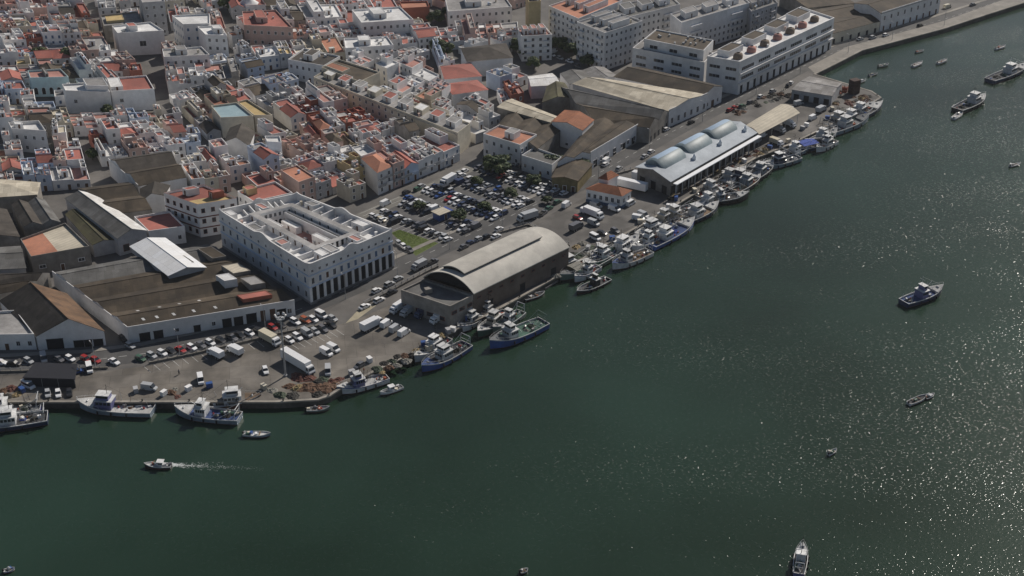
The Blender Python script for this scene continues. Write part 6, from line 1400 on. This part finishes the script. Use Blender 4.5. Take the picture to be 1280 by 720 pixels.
def tree(px, py, h, rad, label, group, i):
    x, y = P(px, py); root = empty('broadleaf_tree', (x, y, 0), label, 'tree', group); m = MB(); r = random.Random(i)
    m.tube((0, 0, 0), (.1, .05, h * .45), .22, 0, 7, .15)
    for k in range(5):
        a = k * 1.26 + r.random(); m.tube((.1, .05, h * .4), (math.cos(a) * rad * .5, math.sin(a) * rad * .5, h * .72), .11, 0, 5, .04)
    m.build('trunk', BARK, root)
    o = link('crown', CROWNS[i % 4], root, (0, 0, h * .60), r.uniform(0, 6)); o.scale = (rad * 1.15, rad * 1.15, h * .60)
for i, (x, y, h, rad, lab) in enumerate(TREES): tree(x, y, h * (.95 if i in (0, 2, 3, 9) else .8), rad * (.80 if i in (0, 2, 3, 9) else .60), lab, 'trees of the car park', i)
for i, (x, y, h, rad, lab) in enumerate([(645, 66, 7, 4, 'leftmost tree in the yard below the apartments'), (658, 74, 6, 3.5, 'second tree in the yard below the apartments'), (680, 66, 8, 4, 'tall dark tree against the many-windowed apartments'), (700, 64, 7, 4, 'dark tree at the foot of the orange-roofed apartments'), (668, 86, 6, 3.5, 'dark tree beside the white flat-pitched shed'),
    (715, 72, 7, 4, 'dark tree under the corner apartment block'), (735, 84, 6, 3.5, 'tree at the corner of the pale apartment yard'), (555, 72, 8, 4.5, 'dark tree beside the red tiled hip roofs'), (548, 66, 7, 4, 'dark tree above the red tiled hip roofs'), (298, 8, 10, 5, 'dark tree left of the white canopy'), (330, 6, 10, 5.5, 'dark tree right of the white canopy'), (345, 14, 9, 4.5, 'dark tree behind the pink-roofed building'), (285, 14, 9, 4.5, 'dark tree at the top street of the town'), (545, 30, 7, 4, 'tree in the far park'), (560, 26, 7, 4, 'tree on the far side of the park'),
    (85, 75, 6, 3.5, 'dark tree in the walled yard of the upper town'), (50, 74, 6, 3.5, 'dark tree near the turquoise house'), (135, 148, 6, 3, 'dark tree in the yard below the stepped white building'), (116, 200, 5, 2.6, 'shrubby tree on the terrace beside the dark brown shed'), (740, 62, 6, 3, 'tree between the two white apartment blocks')]):
    tree(x, y, h, rad, lab, 'trees among the town houses', i + 1)
# ---------------------------------------------------------------- street furniture and quay gear
# tall floodlight mast
x, y = P(357, 470); root = empty('floodlight_mast', (x, y, 0), 'tall steel floodlight mast with ring of lamps on the open quay', 'light mast')
m = MB(); m.tube((0, 0, 0), (0, 0, 21), .32, 0, 10, .16); m.build('mast', STEEL, root)
m = MB(); m.tube((0, 0, 20.2), (0, 0, 20.5), 1.3, 0, 12); m.tube((0, 0, 0), (0, 0, .5), .6, 0, 10)
for k in range(10): a = k * .628; m.tube((1.25 * math.cos(a), 1.25 * math.sin(a), 20.5), (1.25 * math.cos(a), 1.25 * math.sin(a), 21.4), .05, n=4)
m.build('platform', STEEL, root)
for k in range(6):
    a = k * 1.047; m = MB(); m.box(-.35, .35, -.2, .2, -.3, .4); m.box(-.3, .3, -.24, -.2, -.25, .35); o = m.build('floodlight', WALL['white'], root); o.location = (1.5 * math.cos(a), 1.5 * math.sin(a), 21.3); o.rotation_euler = (.4, 0, a + 1.57)
def lamp(px, py, ang, label, h=9):
    x, y = P(px, py); root = empty('street_lamp', (x, y, 0), label, 'street lamp', 'street lamps', ang); m = MB(); m.tube((0, 0, 0), (0, 0, h), .11, 0, 7, .06); m.tube((0, 0, h), (1.5, 0, h + .25), .05, n=5); m.build('post', STEEL, root)
    m = MB(); m.box(1.3, 2.0, -.14, .14, h + .15, h + .3); m.build('lamp_head', WALL['grey'], root)
for i, (px, py) in enumerate([(120, 461), (225, 446), (332, 414), (432, 374), (497, 345), (562, 312), (628, 284), (690, 256), (748, 226), (812, 188), (878, 152), (945, 118), (1000, 92), (1060, 66), (1115, 50), (1180, 32)]):
    lamp(px, py, 2.2, 'grey street lamp, %s along the waterfront road from the left' % ordn(i))
# port fence: low wall with posts and rails
FW = mat('fence_concrete', (.26, .24, .21), (.18, .165, .145), .6, stain=.3)
def fence(pts, label, h=1.3, step=3.0, name='port_fence'):
    w = [P(*p) for p in pts]; c = centre(w); root = empty(name, (*c, 0), label, 'fence'); m = MB()
    for a, b in zip(w, w[1:]):
        d = Vector((b[0] - a[0], b[1] - a[1])).normalized(); nx, ny = -d.y * .15, d.x * .15
        m.prism([(a[0] - nx, a[1] - ny), (b[0] - nx, b[1] - ny), (b[0] + nx, b[1] + ny), (a[0] + nx, a[1] + ny)], 0, .7)
    m.build('low_wall', FW, root, (*c, 0))
    pm = MB(); pm.box(-.08, .08, -.08, .08, .7, h + .5); pme = pm.mesh('post', STEEL); pl = resample(w, step)
    for (x, y), a in pl: link('post', pme, root, (x - c[0], y - c[1], 0), a)
    m = MB()
    for (p0, _), (p1, _) in zip(pl, pl[1:]):
        for z in (h, h + .4): m.tube((*p0, z), (*p1, z), .04, n=4)
    m.build('rail', STEEL, root, (*c, 0))
fence([(-60, 467), (0, 466), (60, 464), (135, 461)], 'low wall and rail fence at the left of the port gate')
fence([(186, 455), (240, 444), (300, 430), (350, 418), (420, 404)], 'low wall and rail fence behind the quay car row')
fence([(455, 382), (490, 364), (535, 340), (548, 334)], 'low wall and rail fence beside the barrel-roofed hall')
fence([(620, 293), (660, 282), (700, 303), (712, 308)], 'fence closing the yard behind the barrel-roofed hall')
fence([(765, 220), (795, 212)], 'short fence before the blue-vaulted hall')
# dark shade canopy over the left parking bays
cq = Q([(28, 472), (94, 474), (97, 455), (44, 453)], 3.2); c = centre(cq); root = empty('shade_canopy', (*c, 0), 'wide flat dark navy shade canopy over parking bays on the left quay', 'canopy')
DK = mat('dark_shade_cloth', (.018, .019, .026), (.013, .014, .019), 1, vary=0)
m = MB(); m.prism(cq, 3.1, 3.25); m.build('roof', DK, root, (*c, 0))
m = MB(); s = inset(cq, .2)
m.face([(*s[0], 0), (*s[1], 0), (*s[1], 3.1), (*s[0], 3.1)]); m.build('side_screen', DK, root, (*c, 0))
for u in (.02, .35, .66, .98):
    for v in (.03, .97):
        x, y = quad(cq, u, v); m = MB(); m.tube((0, 0, 0), (0, 0, 3.1), .09); o = m.build('post', STEEL, root); o.location = (x - c[0], y - c[1], 0)
# blue kiosk with flat cream roof in the car park
x, y = kiosk; root = empty('kiosk', (x, y, 0), 'blue kiosk with flat cream roof among the car park rows', 'kiosk', rz=.75); m = MB(); m.box(-3, 3, -2, 2, 0, 2.7); m.build('wall', PAINT['blue'], root); m = MB(); m.box(-3.5, 2.2, -2.5, 2.5, 2.7, 2.95); m.build('roof', ROOF['beige'], root); m = MB(); m.box(2.2, 3.6, -2.5, 2.5, 2.55, 2.68); m.build('awning', NET['blue'], root)
link('door', opening_mesh('door', 1.0, 2.1), root, (0, -2.0, .02), 0)
# white tensile canopy at the top of the town
x, y = P(312, 20); root = empty('tent_canopy', (x, y, 0), 'pointed white tent canopy among dark trees at the top', 'tent'); m = MB()
rows = [[(rr * 8 * math.cos(a) * (1 if k % 2 else .86), rr * 6 * math.sin(a) * (1 if k % 2 else .86), 6 + 6 * (1 - rr) ** 1.6) for k, a in ((k, k * math.pi / 6) for k in range(12))] for rr in (1, .7, .4, .15, .02)]
m.grid(rows, closed=True); m.build('canvas', WALL['white'], root); m = MB(); m.tube((0, 0, 0), (0, 0, 12.4), .12); m.build('pole', STEEL, root)
for k in range(6):
    a = k * math.pi / 3 + math.pi / 6; m = MB(); m.tube((8 * math.cos(a), 6 * math.sin(a), 0), (8 * math.cos(a), 6 * math.sin(a), 6), .1); m.build('post', STEEL, root)
# net heaps
hr = random.Random(21)
def heaps(place, pts, group='fishing gear on the quay'):
    cnt = {}; tot = {}
    for px, py, k, s in pts: tot[k] = tot.get(k, 0) + 1
    NN = {'dark': 'dark net heap', 'brown': 'brown net heap', 'red': 'rust-red net heap', 'green': 'green net heap', 'blue': 'blue tarpaulin heap', 'ochre': 'ochre rope heap', 'grey': 'grey net heap'}
    for px, py, k, s in pts:
        i = cnt.get(k, 0); cnt[k] = i + 1; x, y = P(px, py); s *= .8
        lab = '%s %s' % (NN[k], place) if tot[k] == 1 else '%s %s %s' % (ordn(i), NN[k], place)
        o = link('net_heap', heap(k, hr.randrange(4)), None, (x, y, .01), hr.uniform(0, 6)); o.scale = (s * hr.uniform(.9, 1.3), s * hr.uniform(.7, 1.1), min(s, 2.0) * hr.uniform(.5, .8)); tag(o, lab, 'net heap', group)
heaps('at the wharf bend, counting from the left', [(350, 494, 'green', 2.6), (366, 495, 'dark', 3.0), (362, 483, 'brown', 2.2), (374, 472, 'red', 3.4), (385, 473, 'red', 3.2), (372, 485, 'ochre', 2.4), (384, 484, 'brown', 3.2), (396, 486, 'brown', 4.2), (408, 485, 'brown', 4.0), (400, 477, 'dark', 2.6), (404, 475, 'green', 2.6), (415, 478, 'red', 2.4), (397, 493, 'dark', 2.2), (418, 481, 'brown', 2.6), (423, 475, 'red', 2.0), (340, 488, 'grey', 2.0)])
heaps('by the blue boat with white rail, counting from the left', [(472, 462, 'green', 2.4), (481, 455, 'dark', 1.8), (490, 452, 'green', 2.0), (486, 460, 'brown', 2.0), (497, 446, 'dark', 2.2), (506, 445, 'brown', 2.0), (496, 457, 'grey', 1.8), (508, 452, 'grey', 2.2), (515, 444, 'dark', 2.0), (520, 438, 'ochre', 1.8), (540, 428, 'grey', 2.0), (552, 419, 'ochre', 2.0), (478, 466, 'ochre', 1.6)])
heaps('on the left end of the wharf, counting from the left', [(4, 489, 'brown', 2.6), (14, 486, 'red', 2.6), (22, 493, 'ochre', 2.2), (8, 496, 'dark', 2.2), (214, 491, 'brown', 2.0), (222, 496, 'red', 1.4), (218, 487, 'grey', 1.4)])
heaps('behind the barrel-roofed hall, counting from the left', [(694, 345, 'grey', 2.6), (700, 338, 'brown', 2.4), (712, 334, 'ochre', 2.6), (722, 320, 'green', 2.8), (731, 318, 'grey', 2.4), (716, 318, 'dark', 2.6), (728, 305, 'grey', 2.8), (720, 309, 'ochre', 2.4), (738, 310, 'green', 2.6)])
pts = []
for i in range(40):
    t = hr.random(); px, py = 838 + (958 - 838) * t, 252 - (252 - 190) * t; pts.append((px + hr.uniform(-8, 4), py + hr.uniform(-10, -1), hr.choice(['dark', 'dark', 'brown', 'brown', 'grey', 'ochre', 'red']), hr.uniform(1.3, 2.6)))
heaps('along the blue-vaulted hall quay, counting from the left', sorted(pts))
pts = []
for i in range(34):
    px = hr.uniform(915, 1000); py = 141 - (px - 915) * .34 + hr.uniform(-7, 5); pts.append((px, py, hr.choice(['dark', 'dark', 'dark', 'brown', 'green', 'grey']), hr.uniform(1.4, 2.6)))
heaps('in the net yard above the beige canopy, counting from the left', sorted(pts))
pts = []
for i in range(26):
    px, py = hr.uniform(1040, 1092), 0; py = 128 + (px - 1040) * .05 + hr.uniform(-9, 9) - max(0, (px - 1075)) * .1; pts.append((px, py, hr.choice(['red', 'brown', 'brown', 'dark', 'ochre', 'grey']), hr.uniform(1.4, 2.8)))
heaps('on the pier head, counting from the left', sorted(pts))
# orange machinery and dark tank on the pier head
for i, (px, py, a, lab) in enumerate([(1046, 117, .3, 'orange trawl winch nearest the grey boathouse'), (1056, 114, 1.2, 'orange trawl winch beside the dark rusty tank')]):
    x, y = P(px, py); root = empty('trawl_winch', (x, y, 0), lab, 'winch', 'orange machinery on the pier', a); m = MB(); m.box(-2, 2, -1.1, 1.1, 0, .4); m.build('base', PAINT['orange'], root)
    m = MB(); m.tube((0, -1.2, 1.3), (0, 1.2, 1.3), .8, 0, 12); m.tube((0, -1.25, 1.3), (0, -1.1, 1.3), 1.2, 0, 14); m.tube((0, 1.1, 1.3), (0, 1.25, 1.3), 1.2, 0, 14); m.build('drum', PAINT['orange'], root)
    m = MB(); m.tube((-1.6, 0, .4), (-2.4, 0, 3.6), .15); m.tube((1.6, 0, .4), (-2.4, 0, 3.6), .12); m.build('arm', PAINT['orange'], root)
x, y = P(1067, 116); root = empty('storage_tank', (x, y, 0), 'dark rusty square tank on the pier head', 'tank', rz=.5); m = MB(); m.box(-2, 2, -1.7, 1.7, 0, 6.2); m.box(-2.1, 2.1, -1.8, 1.8, 6.2, 6.4); m.build('body', mat('rusty_dark_steel', (.06, .03, .025), (.035, .02, .018), .8), root)
m = MB()
for z in (1.5, 3, 4.5): m.box(-2.1, 2.1, -1.8, 1.8, z, z + .15)
m.build('band', mat('rusty_dark_steel', (.06, .03, .025)), root)
# fish boxes and pallets
FB = [MB() for _ in range(3)]
FB[0].box(-.6, .6, -.4, .4, 0, .5); FB[0].box(-.5, .5, -.3, .3, .5, .52, 0)
bxm = []
for k, mm in (('white', WALL['white']), ('blue', PAINT['blue']), ('ochre', WALL['cream']), ('grey', WALL['grey'])):
    m = MB()
    for lev in range(3):
        z = lev * .42; m.box(-.62, .62, -.42, .42, z, z + .36); m.box(-.66, .66, -.46, .46, z + .32, z + .40)
    bxm.append((k, m.mesh('fish_boxes', mm)))
spots = [(236, 488), (262, 484), (330, 486), (440, 468), (462, 452), (530, 432), (536, 437), (560, 416), (566, 414), (585, 400), (700, 330), (735, 312), (748, 309), (765, 300), (800, 279), (812, 277), (836, 260), (845, 250), (868, 240), (905, 218), (930, 203), (962, 186), (985, 178), (1003, 162), (1008, 158), (1034, 149), (1040, 138), (170, 490), (205, 494), (28, 490)]
cnt = {}
for i, (px, py) in enumerate(spots):
    k, me = bxm[i % 4]; n_ = cnt.get(k, 0); cnt[k] = n_ + 1; x, y = P(px, py)
    o = link('fish_box_stack', me, None, (x, y, .012), hr.uniform(0, 3)); o.scale = (1.5, 1.5, 1.3); tag(o, '%s stack of %s fish boxes along the quay edge from the left' % (ordn(n_), 'cream' if k == 'ochre' else k), 'fish boxes', 'fish boxes on the quay')
# floating pontoon behind the hall
for px, py, a, lab in ((633, 381, .75, 'small grey floating pontoon beside the green-decked trawler'), (686, 356, .9, 'narrow pontoon gangway by the white-rimmed open boat')):
    x, y = P(px, py, WATER); root = empty('pontoon', (x, y, WATER), lab, 'pontoon', rz=a); m = MB(); m.box(-3.6, 3.6, -1.3, 1.3, -.3, .6); m.build('float', FW, root); m = MB(); m.box(-3.7, 3.7, -1.4, 1.4, .6, .72); m.build('deck', ROOF['grey'], root)
    m = MB()
    for sx in (-3, 0, 3): m.tube((sx, 1.3, .7), (sx, 1.3, 1.7), .05, n=4)
    m.tube((-3, 1.3, 1.7), (3, 1.3, 1.7), .05, n=4); m.build('handrail', STEEL, root)
# mooring bollards along the quay kerb
bm = MB(); bm.tube((0, 0, 0), (0, 0, .5), .22, 0, 8, .18); bm.tube((0, 0, .45), (0, 0, .62), .32, 0, 8, .24); bme = bm.mesh('mooring_bollard', BLACK)
for i, ((x, y), a) in enumerate(resample(offset_line(qw[2:26], .5), 14.0)):
    tag(link('mooring_bollard', bme, None, (x, y, .16), a), 'black mooring bollard on the quay kerb, %s from the left' % ordn(i), 'bollard', 'mooring bollards on the quay kerb')
# people on the quay
SKIN = mat('skin', (.42, .26, .19), None, 2)
def person(px, py, top, legs, label, ang, walk=.25):
    x, y = P(px, py); me = bpy.data.meshes.new('body'); 
    V = [(0, 0, .95), (0, 0, 1.22), (0, 0, 1.45), (0, 0, 1.56), (0, .02, 1.68), (.2, 0, 1.40), (.27, .05, 1.12), (.25, .16, .88), (-.2, 0, 1.40), (-.27, -.02, 1.12), (-.25, .06, .88), (.1, 0, .9), (.11, walk * .5, .5), (.11, walk * .6, .06), (.11, walk * .6 + .14, .04), (-.1, 0, .9), (-.11, -walk * .4, .5), (-.11, -walk, .08), (-.11, -walk + .14, .05)]
    E_ = [(0, 1), (1, 2), (2, 3), (3, 4), (2, 5), (5, 6), (6, 7), (2, 8), (8, 9), (9, 10), (0, 11), (11, 12), (12, 13), (13, 14), (0, 15), (15, 16), (16, 17), (17, 18)]
    RR = [.16, .15, .17, .06, .11, .08, .055, .045, .08, .055, .045, .10, .07, .05, .05, .10, .07, .05, .05]
    m = MB()
    root = empty('person', (x, y, .01), label, 'person', 'people on the quay', ang)
    me.from_pydata(V, E_, []); o = bpy.data.objects.new('body', me); col.objects.link(o); o.parent = root
    sk = o.modifiers.new('skin', 'SKIN')
    me.skin_vertices.new() if not me.skin_vertices else None
    for i, r_ in enumerate(RR): me.skin_vertices[0].data[i].radius = (r_, r_)
    me.skin_vertices[0].data[0].use_root = True
    ss = o.modifiers.new('smooth', 'SUBSURF'); ss.levels = 1; ss.render_levels = 1
    me.materials.append(top)
    # head with hair, trousers as clothing
    hm = MB(); hm.grid([[(.10 * math.sin(t) * math.cos(a), .115 * math.sin(t) * math.sin(a), 1.70 + .13 * math.cos(t)) for a in (k * math.pi / 5 for k in range(10))] for t in (.1, .7, 1.3, 1.9, 2.5, 3.0)], closed=True); hm.build('head', SKIN, root)
    hh = MB(); hh.grid([[(.108 * math.sin(t) * math.cos(a), .122 * math.sin(t) * math.sin(a) - .012, 1.715 + .135 * math.cos(t)) for a in (k * math.pi / 5 for k in range(10))] for t in (.05, .6, 1.1, 1.45)], closed=True); hh.build('hair', BLACK, root)
    tr = MB()
    for s, w_ in ((1, walk), (-1, -walk)):
        tr.tube((s * .1, 0, .98), (s * .11, w_ * .5 if s > 0 else w_ * .4, .5), .125, 0, 8, .095); tr.tube((s * .11, w_ * .5 if s > 0 else w_ * .4, .5), (s * .11, w_ * .6 if s > 0 else w_, .09), .095, 0, 8, .075)
    tr.build('trousers', legs, root)
for px, py, t_, l_, lab, a in ((233, 487, PAINT['grey'], PAINT['navy'], 'person in grey walking between the van and the paired wharf boats', 1.0), (224, 468, PAINT['navy'], BLACK, 'person in dark clothes standing inside the port fence', 2.4), (295, 492, WALL['white'], PAINT['navy'], 'person in white shirt standing at the wharf edge', 0), (455, 466, PAINT['orange'], PAINT['grey'], 'person in orange top by the white cruiser-like boat', 4), (536, 426, PAINT['blue'], BLACK, 'person in blue top near the grey-white boat', 2)):
    person(px, py, t_, l_, lab, a)
# ---------------------------------------------------------------- the air between
hz = bpy.data.materials.new('thin_haze'); hz.use_nodes = True
hn = hz.node_tree.nodes; hn.remove(hn['Principled BSDF']); pv = hn.new('ShaderNodeVolumePrincipled')
pv.inputs['Color'].default_value = (.86, .90, .96, 1); pv.inputs['Density'].default_value = 0.00004; pv.inputs['Anisotropy'].default_value = 0.2
hz.node_tree.links.new(pv.outputs[0], [x for x in hn if x.type == 'OUTPUT_MATERIAL'][0].inputs['Volume'])
m = MB(); m.box(-1750, 2250, -450, 2150, -7.5, 240); o = m.build('haze', hz); o['kind'] = 'stuff'; o['label'] = 'thin pale summer haze over the harbour and town'
